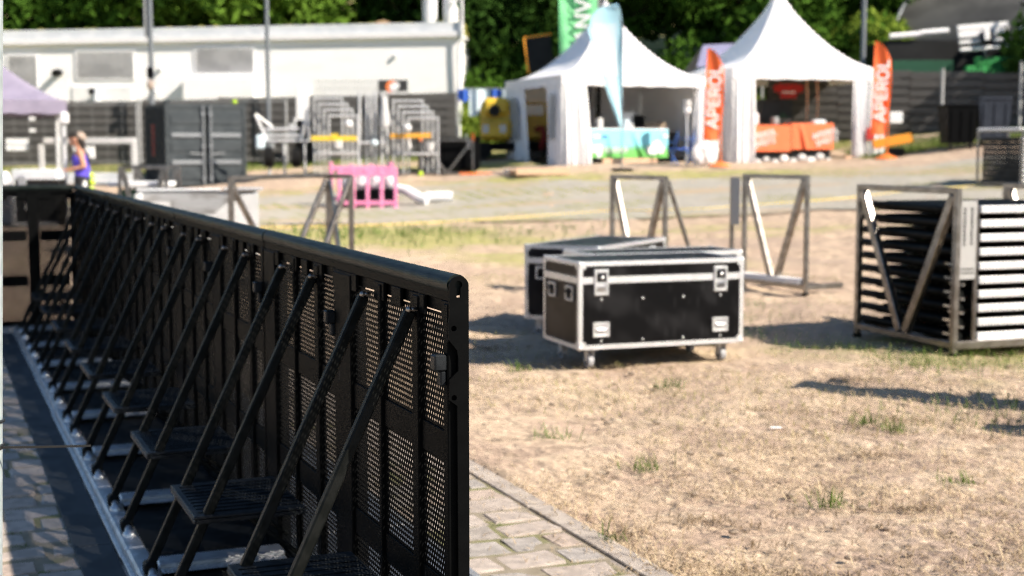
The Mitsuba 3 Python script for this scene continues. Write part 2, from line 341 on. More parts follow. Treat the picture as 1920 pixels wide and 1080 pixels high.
def crown_mesh(R, n, leaf, seed, sz=1.0, low=-.75):
    """leaf sprays in uneven clumps"""
    r = np.random.default_rng(seed); m = []
    nc = 46; c = r.normal(size=(nc, 3)); c /= np.linalg.norm(c, axis=1, keepdims=True)
    c *= (R * (.35 + .65 * r.random(nc) ** .6))[:, None]; c[:, 2] *= sz
    cr = R * (.2 + .24 * r.random(nc)); wt = cr ** 2; wt /= wt.sum()
    i = r.choice(nc, n, p=wt); d = r.normal(size=(n, 3)); d /= np.linalg.norm(d, axis=1, keepdims=True)
    p = c[i] + d * (cr[i] * (.55 + .5 * r.random(n)))[:, None]
    p = p[p[:, 2] > R * low]; n = len(p)
    a = r.normal(size=(n, 3)); a /= np.linalg.norm(a, axis=1, keepdims=True)
    b = np.cross(a, r.normal(size=(n, 3))); b /= np.linalg.norm(b, axis=1, keepdims=True)
    L = (leaf * (.6 + .8 * r.random(n)))[:, None]
    v = np.stack([p - a * L, p + b * L * .42 + a * L * .1, p + a * L, p - b * L * .42 + a * L * .1], 1)
    v[:, [1, 3], 2] -= L * .12
    k = np.arange(n)[:, None] * 4
    return trimesh.Trimesh(v.reshape(-1, 3), np.concatenate([k + [0, 1, 2], k + [0, 2, 3]]), process=False)
CR = []
for s_, (R_, n_, lf, sz) in enumerate([(4.2, 9000, .26, 1.0), (3.6, 8000, .24, 1.25), (3.0, 6500, .22, .8), (1.9, 3800, .17, .8)]):
    cm = crown_mesh(R_, n_, lf, 20 + s_, sz)
    CR.append([mikit.ply(cm, l) for l in LEAF])
def trunk(h, r, seed):
    rr = np.random.default_rng(seed); m = MB()
    z = np.linspace(0, h, 7); w = np.cumsum(rr.normal(0, .07, (7, 2)), 0)
    m.path(np.c_[w, z], np.linspace(r, r * .45, 7), 8)
    for k in range(6):
        i = 3 + k % 4; an = rr.random() * 6.28; L = h * (.3 + .2 * rr.random())
        p = np.array([*w[i], z[i]]); q = p + np.array([math.cos(an) * L, math.sin(an) * L, L * .7])
        m.path([p, (p + q) / 2 + [0, 0, -.1 * L], q], [r * .4, r * .25, r * .1], 6)
    return m
TRK = [shp(trunk(6.5, .22, 5), 'bark', 40), shp(trunk(5.2, .17, 6), 'bark', 40)]
trees = [(-26, 62, 0, 0), (-20.5, 66, 1, 2), (-17, 61, 0, 0), (-12.5, 64, 1, 3), (-10.5, 60.5, 0, 1), (-6.5, 65, 0, 2), (-3.2, 61, 1, 2), (-.3, 63.5, 0, 1), (.8, 58.5, 1, 2), (4.2, 60.5, 0, 0), (7.2, 64, 1, 2),
         (9.2, 58.8, 0, 0), (11.8, 62, 0, 3), (13.2, 59.2, 1, 0), (16.2, 63.5, 0, 1), (20.5, 64, 1, 2), (24, 61, 0, 0), (28, 64, 1, 2), (31, 60, 0, 1), (-31, 64, 1, 2), (14.6, 60.2, 1, 0), (18.2, 66, 0, 1)]
tone = ['mid green', 'lighter green', 'deep green', 'yellow-green']
def where(x):
    return 'behind the left half of the white building' if x < -12 else 'behind the right half of the white building' if x < -2.5 else 'behind the left pagoda tent' if x < 5 else 'behind the right pagoda tent' if x < 12 else 'beside the dark arched hall' if x < 17 else 'behind the dark arched hall'
lab_seen = {}
for i, (x, y, k, l) in enumerate(trees):
    lb = f'{tone[l]} leafy tree {where(x)}'
    lab_seen[lb] = lab_seen.get(lb, 0) + 1
    if lab_seen[lb] > 1: lb += ', farther up the slope' if lab_seen[lb] == 2 else ', farthest to the side'
    t = new('tree', lb, 'tree', 'trees on the slope behind the site')
    z = zg(x, y) - .1; sc = .92 + .2 * rng.random()
    W = T().translate([x, y, z]).rotate([0, 0, 1], float(rng.random() * 360)).scale(sc)
    part(t, 'trunk', TRK[k], M=W); part(t, 'crown', CR[k][l], M=W @ T().translate([0, 0, 6.2 if k == 0 else 5.2]))
# understorey bushes fill below the crowns
bl = {}
for i, (x, y, k, l) in enumerate([(-1.2, 55.6, 3, 3), (.3, 56.4, 2, 0), (-2.0, 57.6, 3, 1), (3.0, 57.5, 2, 1), (6.3, 57, 2, 0), (8.5, 56.6, 3, 3), (10.6, 57.4, 2, 0), (12.3, 56.4, 3, 1), (14.0, 58.5, 2, 3), (-22, 60, 2, 2), (-16, 60.5, 2, 0), (-11, 60, 2, 1), (-6, 60, 2, 2), (-8.5, 60.4, 3, 3),
                                  (15.2, 60.8, 2, 1), (17.2, 64.5, 2, 3), (17.9, 46.9, 3, 2), (18.9, 46.4, 2, 2), (22.6, 48.5, 0, 2)]):
    lb = f'{tone[l]} bush in the undergrowth ' + (where(x) if y > 52 else 'at the right end of the dark board fence')
    if y < 52: lb = ['dark green shrub reaching over the right end of the board fence', 'dark green shrub at the right edge of the view beside the bins', 'tall dark tree at the right edge of the view in front of the hall'][[17.9, 18.9, 22.6].index(x)]
    bl[lb] = bl.get(lb, 0) + 1
    if bl[lb] > 1: lb += ', ' + ['', '', 'standing a little higher', 'the highest of them'][bl[lb]]
    t = new('bush', lb, 'bush', 'bushes below the trees')
    z = zg(x, y); sc = .8 + .25 * rng.random(); hgt = [4.2, 4.0, 1.7, 1.1][k]
    W = T().translate([x, y, z]).rotate([0, 0, 1], float(rng.random() * 360)).scale(sc)
    m = MB()
    for q in range(3): m.path([[0, 0, -.2], [.2 * math.cos(q * 2.1), .2 * math.sin(q * 2.1), hgt * .5], [.6 * math.cos(q * 2.1), .6 * math.sin(q * 2.1), hgt]], [.07, .05, .02], 6)
    part(t, 'stem', m, 'bark', W); part(t, 'crown', CR[k][l], M=W @ T().translate([0, 0, hgt]))
# dry bush on the slope behind the right tent
r_ = np.random.default_rng(4); pts = np.c_[r_.normal(9.85, .5, 500), r_.normal(52.5, .4, 500)]
t = new('dry_bush', 'pale dry leafless bush behind the right pagoda tent', 'bush')
m = MB()
for q in range(70):
    an, sp = r_.random() * 6.28, r_.random() * .9
    m.path([[0, 0, 0], [sp * .4 * math.cos(an), sp * .4 * math.sin(an), 1.6], [sp * math.cos(an + .2), sp * math.sin(an + .2), 2.6 + r_.random()]], [.02, .014, .006], 4)
part(t, 'twigs', m, 'leaf_brown', at(10.2, 51.5, zg(10.2, 51.5)))
# ---------------------------------------------------------------- stage barrier run
PL = 1.02                          # one barrier panel
def perforated(w, h, fine, thick=True, rad=.0046):
    """a steel sheet in the yz plane with staggered round holes; y 0..w, z 0..h"""
    p, rp, r, t = .017, .0147, rad, .0015
    nr = int(h / rp); nc = int(w / p); oz = (h - nr * rp) / 2; oy = (w - nc * p - p / 2) / 2
    V, F, n = [], [], 0
    k = 8 if fine else 6
    per = np.array([[1, 0], [1, 1], [0, 1], [-1, 1], [-1, 0], [-1, -1], [0, -1], [1, -1]]) * [p / 2, rp / 2] if fine else np.array([[1, 1], [0, 1], [-1, 1], [-1, -1], [0, -1], [1, -1]]) * [p / 2, rp / 2]
    an = np.arange(8) * np.pi / 4 if fine else np.radians([30, 90, 150, 210, 270, 330])
    hole = np.stack([np.cos(an), np.sin(an)], 1) * r
    cs = []
    for i in range(nr):
        off = oy + (p / 2 if i % 2 else 0)
        cs += [(off + (j + .5) * p, oz + (i + .5) * rp) for j in range(nc)]
    cs = np.array(cs); N = len(cs)
    layers = (-t / 2, t / 2) if thick else (0.,)
    for li, x in enumerate(layers):
        v = np.concatenate([cs[:, None] + per[None], cs[:, None] + hole[None]], 1)
        V.append(np.concatenate([np.full(v.shape[:2] + (1,), x), v], -1).reshape(-1, 3))
    V = np.vstack(V); base = np.arange(N)[:, None] * 2 * k
    for li in range(len(layers)):
        o = li * N * 2 * k
        for j in range(k):
            j2 = (j + 1) % k
            F += [base + o + [j, j2, k + j2], base + o + [j, k + j2, k + j]]
    if thick:
        o = N * 2 * k
        for j in range(k):
            j2 = (j + 1) % k
            F += [base + [k + j, k + j2, o + k + j2], base + [k + j, o + k + j2, o + k + j]]
    m = MB().raw(V, np.concatenate(F))
    for a in layers:          # plain margins
        def q(y0, y1, z0, z1):
            if y1 - y0 > 1e-4 and z1 - z0 > 1e-4: m.raw([[a, y0, z0], [a, y1, z0], [a, y1, z1], [a, y0, z1]], [[0, 1, 2, 3]])
        q(0, w, 0, oz); q(0, w, h - oz, h)
        for i in range(nr):
            off = oy + (p / 2 if i % 2 else 0)
            q(0, off, oz + i * rp, oz + (i + 1) * rp); q(off + nc * p, w, oz + i * rp, oz + (i + 1) * rp)
    return m
ROWS = [(.05, .354), (.434, .735), (.812, 1.10)]
def barrier_kit(fine, base=True):
    k = Kit(); sheets = {}
    COLS, RIBS = ([(.035, .225), (.277, .548), (.577, .85)], [(.227, .275), (.55, .575)]) if base else ([(.04, .28), (.38, .62), (.72, .96)], [(.282, .378), (.622, .718)])
    PE = .852 if base else .962
    for c, (y0, y1) in enumerate(COLS):
        for r, (z0, z1) in enumerate(ROWS):
            sheets[(c, r)] = shp(perforated(y1 - y0, z1 - z0, fine, base, .0046 if base else .0034), 'black_paint')
            k.add('perforated_sheet', sheets[(c, r)], M=T().translate([-.034, y0, z0]))
    for z0, z1 in ((.354, .434), (.735, .812)):
        for y0, y1 in COLS: k.add('cross_band', MB().box(-.04, -.03, y0, y1, z0, z1, .002), 'black_paint')
    k.add('bottom_rail', MB().box(-.045, 0, .035, PL - .172, .012, .05, .004), 'black_paint')
    for (y0, y1), nm in (((.002, .033), 'side_post'), ((PE, PL - .002), 'side_post'), (RIBS[0], 'rib'), (RIBS[1], 'rib')):
        m = MB().box(-.05, -.026, y0, y1, .012, 1.13, .003)
        if nm == 'side_post': m.box(-.0255, -.001, y0, y0 + .012, .012, 1.13, .001)
        k.add(nm, m, 'black_paint')
    h = MB().box(-.046, -.036, .002, PL - .002, 1.136, 1.162, .002)
    slots = [(.06, .19), (.3, .38), (.46, .53), (.62, .8)]
    yy = .002
    for a, b in slots + [(PL - .002, 0)]:
        h.box(-.046, -.036, yy, a, 1.085, 1.1358, .002); yy = b
    h.box(-.031, -.022,   .0355, .8495, 1.102, 1.16, .001)
    k.add('header', h, 'black_paint')
    k.add('top_rail', MB().tube([-.026, .001, 1.176], [-.026, PL - .001, 1.176], .026, n=16), 'green_black', smooth=50)
    m = MB().box(-.082, -.0505, .004, .04, .968, 1.008, .004); m.box(-.066, -.0505, .008, .036, .93, .9678, .004)
    k.add('coupling_block', m, 'dark_plate')
    if base:
        for s in (.25, .665):
            k.add('brace', MB().bar([-.062, s, 1.09], [-.535, s, .085], .03, .03, .005, up=(0, 1, 0)), 'black_tube')
            b = MB().ball([-.072, s - .02, 1.095], .0085, 1); b.bar([-.05, s - .02, 1.095], [-.07, s - .02, 1.095], .009)
            k.add('brace_bolt', b, 'steel_tube', smooth=True)
            f = MB().box(-.56, -.515, s - .03, s + .03, .05, .095, .008); k.add('foot_cup', f, 'black_tube')
            d = MB().ball([-.535, s - .075, .05], .028, 2, (1, 1.1, .8)); d.path([[-.535, s - .075, .05], [-.535, s - .02, .07]], [.022, .012], 8)
            k.add('foot_knob', d, 'aluminium_dull', smooth=60)
        r = MB().box(-.575, -.5, .003, PL - .003, .004, .05, .009); r.box(-.592, -.5752, .003, PL - .003, .004, .02, .003)
        k.add('base_rail', r, 'aluminium_dull')
        k.add('cross_beam', MB().box(-.4995, -.05, .735, .83, .02, .062, .006), 'aluminium_dull')
        ps = perforated(.065, .44, fine).get()
        v = ps.vertices.copy(); ps.vertices = np.c_[-.495 + v[:, 2], .668 + v[:, 1], .044 + v[:, 0]]
        k.add('perforated_tread', ps, 'aluminium_dull')
        k.add('floor_plate', MB().box(-.4985, -.002, .004, PL - .004, .004, .016, .002), 'floor_steel')
        st = MB().box(-.46, -.10, .215, .685, .338, .35, .004); st.box(-.46, -.452, .2155, .6845, .325, .3375, .002); st.box(-.45, -.10, .2155, .222, .325, .3375, .001)
        k.add('step', st, 'dark_plate')
        for i in range(9): k.add('step/tread_bar', MB().box(-.44, -.11, .26 + i * .045, .266 + i * .045, .3505, .354, .001), 'dark_plate')
        for s in (.245, .655): k.add('step_stay', MB().bar([-.06, s, .14], [-.3, s + (.015 if s < .5 else -.015), .337], .014, .014, .003), 'black_tube')
        fp = MB().box(0.002, .5, .006, PL - .006, .004, .03, .004)
        fp.raw([[.5, .006, .0295], [.556, .006, .006], [.556, PL - .006, .006], [.5, PL - .006, .0295]], [[0, 1, 2, 3]])
        k.add('crowd_plate', fp, 'aluminium_dull')
    return k
KN, KF, KR = barrier_kit(True), barrier_kit(False), barrier_kit(False, False)
ORD = ['nearest the camera, at the right end', 'second', 'third', 'fourth', 'fifth', 'sixth', 'seventh', 'eighth', 'ninth']
S0 = 3.194
for i in range(9):
    lb = 'black perforated stage barrier panel nearest the camera, its keyhole end plate showing' if i == 0 else f'black perforated stage barrier panel with step, {ORD[i]} from the near end of the row'
    t = new('stage_barrier', lb, 'barrier', 'stage barrier panels in a row')
    (KN if i < 3 else KF).place(t, Wb @ T().translate([1.19 + float(rng.normal(0, .0025)), S0 + i * PL, 0]).rotate([0, 0, 1], float(rng.normal(0, .12))))
    if i == 0:
        # end plate facing the camera: rounded head with keyhole, wavy inner edge, bolt holes
        P = Polygon([(-.049, 1.168), (-.049, 1.10), (-.052, 1.085), (-.052, 1.06), (-.05, 1.045), (-.03, 1.02), (-.027, 1.0), (-.027, .97), (-.049, .95), (-.05, .9), (-.03, .885), (-.028, .3), (-.05, .25), (-.05, .004), (0, .004), (0, 1.168)])
        P = P.union(Point(-.0245, 1.174).buffer(.0245)).buffer(.003).buffer(-.003)
        for c_, r_2 in (((-.026, 1.178), .0095), ((-.038, 1.073), .007), ((-.038, .905), .007), ((-.036, .27), .007)): P = P.difference(Point(c_).buffer(r_2))
        P = P.difference(sbox(-.031, 1.147, -.021, 1.175))
        part(t, 'end_plate', MB().prism(P, .007, frame4([0, -.008, 0], [1, 0, 0], [0, 0, 1])), 'black_paint', Wb @ T().translate([1.19, S0, 0]))
sc_ = S0 + 9 * PL
t = new('corner_post', 'black corner unit where the barrier row turns left at its far end', 'barrier')
m = MB().box(-.05, 0, 0, .3, .01, 1.15, .006)
part(t, 'corner_box', m, 'black_paint', Wb @ T().translate([1.19, sc_ + .002, 0]))
part(t, 'top_rail', MB().tube([-.026, 0, 1.176], [-.026, .3, 1.176], .026, n=16), 'green_black', Wb @ T().translate([1.19, sc_ + .002, 0]), smooth=50)
for i in range(2):
    lb = 'black perforated barrier panel of the left-going return, next to the corner' if i == 0 else 'black perforated barrier panel of the left-going return, cut by the left edge of the view'
    t = new('stage_barrier', lb, 'barrier', 'stage barrier panels in the return')
    KR.place(t, Wb @ T().translate([1.14 - i * PL, sc_ + .30, 0]).rotate([0, 0, 1], 90))
for i in range(6):
    st = MB().box(.455, .595, 2.1 + i * 1.68, 2.1 + (i + 1) * 1.68 - .004, .002, .012, .003)
    t = new('ramp_strip', ['dark rubber cable ramp strip along the barrier foot, nearest piece', 'dark rubber ramp strip along the barrier foot, second piece from the camera', 'dark rubber ramp strip along the barrier foot, third piece from the camera', 'dark rubber ramp strip along the barrier foot, fourth piece from the camera', 'dark rubber ramp strip along the barrier foot, fifth piece from the camera', 'dark rubber ramp strip at the far end of the barrier foot'][i], 'ramp', 'rubber strips along the barrier')
    put(t, st, 'mat_rubber', Wb)
# pole at the left edge of the view with its cable ties
p0, p1 = np.array([-1.037, 2.69, 0.]), np.array([-.955, 2.69, 2.3])
pd = (p1 - p0) / np.linalg.norm(p1 - p0)
def onpole(z): return p0 + (p1 - p0) * (z / 2.3)
t = new('fence_pole', 'pale grey steel pole at the very left edge, close to the camera', 'pole')
part(t, 'tube', MB().tube(p0, p1, .024, n=24), 'pale_pole', smooth=40)
part(t, 'base_clamp', MB().box(p0[0] - .09, p0[0] + .09, p0[1] - .09, p0[1] + .09, 0, .05, .01), 'galvanised')
t = new('cable_tie', 'black cable tie on the left pole, its long tail sticking out to the right', 'cable tie')
c_ = onpole(.936)
m = MB(); m.path([c_ + [.0265 * math.cos(a_), .0265 * math.sin(a_), 0] for a_ in np.linspace(0, 2 * math.pi, 25)], .0022, 6); part(t, 'loop', m, 'tie_plastic')
part(t, 'head', MB().box(c_[0] + .024, c_[0] + .034, c_[1] - .034, c_[1] - .022, .931, .941, .0015), 'tie_plastic')
m = MB(); m.bar(c_ + [.034, -.028, 0], c_ + [.12, -.028, .0012], .0046, .0016, .0004, up=(0, 1, 0)); m.bar(c_ + [.1195, -.028, .0013], c_ + [.203, -.028, .0032], .0040, .0014, .0004, up=(0, 1, 0)); part(t, 'tail', m, 'tie_plastic')
for z_, lb in ((.982, 'black cable tie pulled tight round the left pole, just above the one with the tail'),):
    c_ = onpole(z_); t = new('cable_tie', lb, 'cable tie')
    put(t, MB().path([c_ + [.0262 * math.cos(a_), .0262 * math.sin(a_), 0] for a_ in np.linspace(0, 2 * math.pi, 25)], .003, 6), 'tie_plastic')
# ---------------------------------------------------------------- flight cases
def flight_case(t, W, w=1.26, d=.66, h=.6, zb=.14):
    k = Kit(); e = .03
    k.add('body', MB().box(.006, w - .006, .006, d - .006, zb + .006, zb + h - .13, .003), 'case_black')
    k.add('lid', MB().box(.006, w - .006, .006, d - .006, zb + h - .125, zb + h - .006, .003), 'case_black')
    z0, z1 = zb, zb + h
    def L(p, q, a, b_):      # an angle profile from p to q with its two flanges along a and b_
        m = MB(); p, q, a, b_ = map(np.asarray, (p, q, a, b_))
        m.bar(p + a * e / 2, q + a * e / 2, e, .004, .001, up=b_) if False else None
        m._box((p + q) / 2 + a * e / 2 + b_ * .002, np.eye(3), *(np.abs((q - p)) / 2 + np.abs(a) * e / 2 + np.abs(b_) * .002), .0012)
        m._box((p + q) / 2 + b_ * (e / 2 + .002) + a * .002, np.eye(3), *(np.abs((q - p)) / 2 + np.abs(b_) * (e / 2 - .002) + np.abs(a) * .002), .0012)
        return m
    X_, Y_, Z_ = np.eye(3)
    for y, sy in ((0, 1), (d, -1)):
        for z, sz in ((z0, 1), (z1, -1)): k.add('edge_profile', L([e, y, z], [w - e, y, z], Y_ * sy, Z_ * sz), 'case_edge')
        for x, sx in ((0, 1), (w, -1)): k.add('edge_profile', L([x, y, z0 + e], [x, y, z1 - e], X_ * sx, Y_ * sy), 'case_edge')
    for x, sx in ((0, 1), (w, -1)):
        for z, sz in ((z0, 1), (z1, -1)): k.add('edge_profile', L([x, e, z], [x, d - e, z], X_ * sx, Z_ * sz), 'case_edge')
    m = MB(); zl = zb + h - .128
    for a, b in ((.18, .98), (1.09, w - e)): pass
    m.box(e, w - e, .001, .007, zl - .022, zl + .024, .001); m.box(.001, .007, e, d - e, zl - .022, zl + .024, .001); m.box(w - .007, w - .001, e, d - e, zl - .022, zl + .024, .001); m.box(e, w - e, d - .007, d - .001, zl - .022, zl + .024, .001)
    k.add('lid_band', m, 'case_edge')
    for x in (.1, .42, .66, .9): k.add('hinge_notch', MB().box(x - .02, x + .02, -.002, .006, zl - .035, zl - .0225, .001), 'plastic_black')
    for x, sx in ((0, 1), (w, -1)):
        for y, sy in ((0, 1), (d, -1)):
            for z, sz in ((z0, 1), (z1, -1)):
                m = MB().ball([x + sx * .012, y + sy * .012, z + sz * .012], .019, 2)
                for (ax, ay) in ((1, 2), (0, 2), (0, 1)):
                    pass
                m._box(np.array([x + sx * .026, y - sy * .0015, z + sz * .026]), np.eye(3), .024, .0015, .024, .001)
                m._box(np.array([x - sx * .0015, y + sy * .026, z + sz * .026]), np.eye(3), .0015, .024, .024, .001)
                k.add('ball_corner', m, 'case_edge', smooth=40)
    for x in (.165, 1.075):
        m = MB().box(x - .055, x + .055, -.006, .004, zl - .105, zl + .075, .003)
        m.box(x - .045, x + .045, -.003, .0041, zl - .1, zl + .07, .001)
        k.add('latch', MB().box(x - .055, x + .055, -.005, .004, zl - .105, zl + .075, .004), 'aluminium_dull')
        fr = MB()
        for a, b, c, d_ in ((x - .05, x - .036, zl - .1, zl + .07), (x + .036, x + .05, zl - .1, zl + .07), (x - .036, x + .036, zl - .1, zl - .086), (x - .036, x + .036, zl + .058, zl + .07)): fr.box(a, b, -.012, -.005, c, d_, .002)
        k.add('latch/latch_frame', fr, 'case_edge')
        k.add('latch/recess', MB().box(x - .034, x + .034, -.0075, -.0052, zl - .01, zl + .05, .001), 'plastic_black')
        k.add('latch/butterfly', MB().box(x - .03, x + .03, -.017, -.0078, zl - .078, zl - .038, .004).ball([x, -.014, zl + .02], .016, 1), 'bright_steel')
    for x in (.165, 1.075):
        zc = zb + .135
        k.add('corner_handle', MB().box(x - .06, x + .06, -.004, .005, zc - .05, zc + .05, .004), 'aluminium_dull')
        fr = MB()
        for a, b, c, d_ in ((x - .06, x - .046, zc - .05, zc + .05), (x + .046, x + .06, zc - .05, zc + .05), (x - .046, x + .046, zc - .05, zc - .036), (x - .046, x + .046, zc + .036, zc + .05)): fr.box(a, b, -.011, -.004, c, d_, .002)
        k.add('corner_handle/rim', fr, 'case_edge'); k.add('corner_handle/grip', MB().path([[x - .04, -.006, zc + .012], [x - .03, -.014, zc], [x + .03, -.014, zc], [x + .04, -.006, zc + .012]], .008, 8), 'bright_steel', smooth=50)
    for y in (.17, .49):
        zc = zb + .375
        fr = MB()
        for a, b, c, d_ in ((y - .065, y - .05, zc - .05, zc + .05), (y + .05, y + .065, zc - .05, zc + .05), (y - .05, y + .05, zc - .05, zc - .038), (y - .05, y + .05, zc + .038, zc + .05)): fr.box(-.007, .004, a, b, c, d_, .002)
        k.add('side_handle', fr, 'case_edge')
        k.add('side_handle/cup', MB().box(-.002, .0055, y - .05, y + .05, zc - .038, zc + .038, .001), 'plastic_black'); k.add('side_handle/grip', MB().tube([-.012, y - .045, zc + .01], [-.012, y + .045, zc + .01], .01, n=8), 'rubber')
    for x in (.17, .48, .79, 1.08):
        for z in (.055, .34): k.add('rivet', MB().ball([x, .004, zb + z], .0085, 1, (1, .7, 1)), 'case_edge', smooth=True)
    for x in (.12, w - .12):
        for y in (.09, d - .09):
            k.add('castor', MB().box(x - .05, x + .05, y - .045, y + .045, zb - .012, zb - .001, .003).box(x - .026, x - .02, y - .02, y + .035, .045, zb - .012, .001).box(x + .02, x + .026, y - .02, y + .035, .045, zb - .012, .001), 'galvanised')
            k.add('castor/wheel', MB().tube([x - .018, y + .012, .05], [x + .018, y + .012, .05], .05, n=20), 'castor_grey', smooth=40)
            k.add('castor/hub', MB().tube([x - .0195, y + .012, .05], [x + .0195, y + .012, .05], .025, n=12), 'rubber', smooth=40)
    k.place(t, W)
G3 = 'flight cases on the dry field'
flight_case(new('flight_case', 'black flight case with aluminium edges, front of the group, its latches facing us', 'flight case', G3), at(.452, 9.58, 0, 19.9))
flight_case(new('flight_case', 'black flight case standing close behind the front one, shifted to the right', 'flight case', G3), at(.56, 10.32, 0, 19.9), d=.5)
flight_case(new('flight_case', 'black flight case at the back left of the group, turned lengthwise away', 'flight case', G3), T().translate([.10, 11.42, 0]).rotate([0, 0, 1], 61.5) @ T().translate([0, -.66, 0]), w=1.36)
G4 = 'flight cases added outside the right edge to cast shadows across the grass'  # unseen cases, added and turned to cast the shadow streaks
for q, (x, y, z) in enumerate([(3.28, 8.0, 0), (3.31, 8.03, .75)]):
    flight_case(new('flight_case', ['black flight case added outside the right edge for its shadow, lower one of two stacked', 'black flight case added outside the right edge for its shadow, upper one of two stacked'][q], 'flight case', G4), at(x, y, z, -31), d=.45 - .06 * q, h=.6 - .08 * q)
flight_case(new('flight_case', 'single black flight case added outside the right edge for its shadow, nearer than the stack', 'flight case', G4), at(3.35, 7.1, 0, -31), d=.36)
# ---------------------------------------------------------------- steel trolleys
def trolley(t, W, w, L, H=1.22, r=.024, side=None, matl='steel_tube', V=True, rear=True):
    k = Kit()
    def rod(nm, p, q, rr=r): k.add(nm, MB().bar(p, q, rr * 1.9, rr * 1.9, .004, up=(0, 1, 0)), matl)
    zb = .08
    for y in (0, L) if rear else (0,):
        for x in (-w / 2, w / 2): rod('post', [x, y, .02], [x, y, H]); k.add('foot', MB().tube([x, y, -.01], [x, y, .0195], r * 1.5, n=10), 'rubber')
        rod('top_bar', [-w / 2, y, H - .02], [w / 2, y, H - .02]); rod('bottom_bar', [-w / 2, y, zb], [w / 2, y, zb])
        if V:
            for x in (-1, 1): k.add('brace', MB().bar([x * (w / 2 - .04), y, H - .05], [x * .035, y, zb + .03], .07, .05, .005, up=(0, 1, 0)), matl)
    for x in (-w / 2, w / 2): rod('long_beam', [x, 0, zb], [x, L, zb], r * 1.25)
    rod('cross_beam', [-w / 2, L / 2, zb], [w / 2, L / 2, zb])
    if side is not None: rod('side_brace', [side * w / 2, .03, H - .05], [side * w / 2, L - .06, zb + .03], r * .8)
    k.place(t, W)
def axes(A, B):      # frame with x along A->B (an end frame seen from its front), y away
    A, B = np.array(A, float), np.array(B, float); a = math.degrees(math.atan2(*(B - A)[::-1]))
    return (A + B) / 2, a, np.linalg.norm(B - A)
c, a_, w_ = axes((2.794, 11.425), (3.212, 10.262))
Wst = at(c[0], c[1], 0, a_)
t = new('barrier_trolley', 'brown-grey steel transport trolley holding the stack of barrier panels at the right', 'trolley', 'steel transport trolleys')
trolley(t, Wst, w_, 1.42)
def side_posts(t, W, w, H=1.1):
    part(t, 'guide_post', MB().tube([w / 2, .17, .08], [w / 2, .17, H], .016, n=10), 'steel_tube', W, smooth=40)
    part(t, 'placard', MB().box(w / 2 + .006, w / 2 + .012, .02, .165, .56, H + .03, .002), 'placard', W)
    m = MB(); r = np.random.default_rng(3)
    for y in (.055, .118):
        z = H - .02
        for q in range(9):
            hh = .018 + .012 * r.random(); m.box(w / 2 + .0122, w / 2 + .0135, y - .014 + .006 * r.random(), y + .014, z - hh, z, .0005); z -= hh + .008
    for q in range(2): m.box(w / 2 + .0122, w / 2 + .0135, .035, .15, .60 + q * .028, .612 + q * .028, .0005)
    k = part(t, 'print', m, 'print_black', W); labels[k] = {'kind': 'stuff'}
side_posts(t, Wst, w_)
for i in range(10):
    z = .13 + i * .1035
    od = ['lowest', 'second from the bottom', 'third from the bottom', 'fourth from the bottom', 'fifth from the bottom', 'sixth from the bottom', 'seventh from the bottom', 'third from the top', 'second from the top', 'topmost'][i]
    t = new('stacked_barrier', f'folded barrier panel with white aluminium edge lying in the right-hand trolley, {od}', 'barrier', 'barrier panels lying stacked in the trolley')
    hw = w_ / 2
    part(t, 'plate', MB().box(-hw + .05, hw - .06, .2, 1.36, z - .012, z + .03, .005), 'black_paint', Wst)
    part(t, 'edge_strip', MB().box(hw - .06, hw - .022, .225, 1.36, z - .026, z + .03, .006), 'aluminium', Wst)
    part(t, 'top_rail', MB().tube([-hw - .12 + .012 * (i % 3), .12, z], [hw - .1, .12, z], .03, n=12), 'black_tube', Wst, smooth=40)
    part(t, 'under_rail', MB().box(-hw + .02, hw - .12, .15, .199, z - .045, z - .005, .006), 'black_paint', Wst)
    if i < 6:
        for dy, dz in ((.06, .015), (.105, -.03)):
            m = MB(); m.path([[hw - .045, dy + .009 * math.cos(u_), z + dz + .009 * math.sin(u_)] for u_ in np.linspace(0, 2 * math.pi, 9)], .003, 5)
            m.bar([hw - .2, dy, z + dz], [hw - .046, dy, z + dz], .016)
            part(t, 'lock_pin', m, 'bright_steel', Wst)
# the empty trolleys
t = new('barrier_trolley', 'empty steel trolley right of the flight cases, its sun glare painted as a white plate', 'trolley', 'steel transport trolleys')
c, a_, w2 = axes((2.53, 15.48), (3.03, 14.62)); Wt = at(c[0], c[1], 0, a_); trolley(t, Wt, w2, .5, 1.235, rear=False)
part(t, 'guide_post', MB().tube([-w2 / 2 - .19, -.02, .05], [-w2 / 2 - .19, -.02, 1.2], .026, n=10), 'steel_tube', Wt, smooth=40); part(t, 'placard', MB().box(-w2 / 2 - .17, -w2 / 2 - .03, -.05, -.042, .68, 1.2, .002), 'placard', Wt)
part(t, 'glint_plate', MB().box(-w2 / 2, w2 / 2 - .04, -.06, .04, .108, .165, .004), 'white_paint', Wt)  # white plate added to paint the sun glare on the base bar
t = new('barrier_trolley', 'empty steel trolley frame standing directly behind the flight cases', 'trolley', 'steel transport trolleys')
c, a_, w2 = axes((1.058, 15.0), (1.529, 14.2)); trolley(t, at(c[0], c[1], 0, a_), w2, .52, 1.235, side=1, rear=False)
t = new('barrier_trolley', 'steel trolley with long top rail just beyond the barrier run, left of the pink fence', 'trolley', 'steel transport trolleys')
c, a_, w2 = axes((-2.98, 15.1), (-2.13, 16.5)); Wt = at(c[0], c[1], 0, a_)
k = Kit()
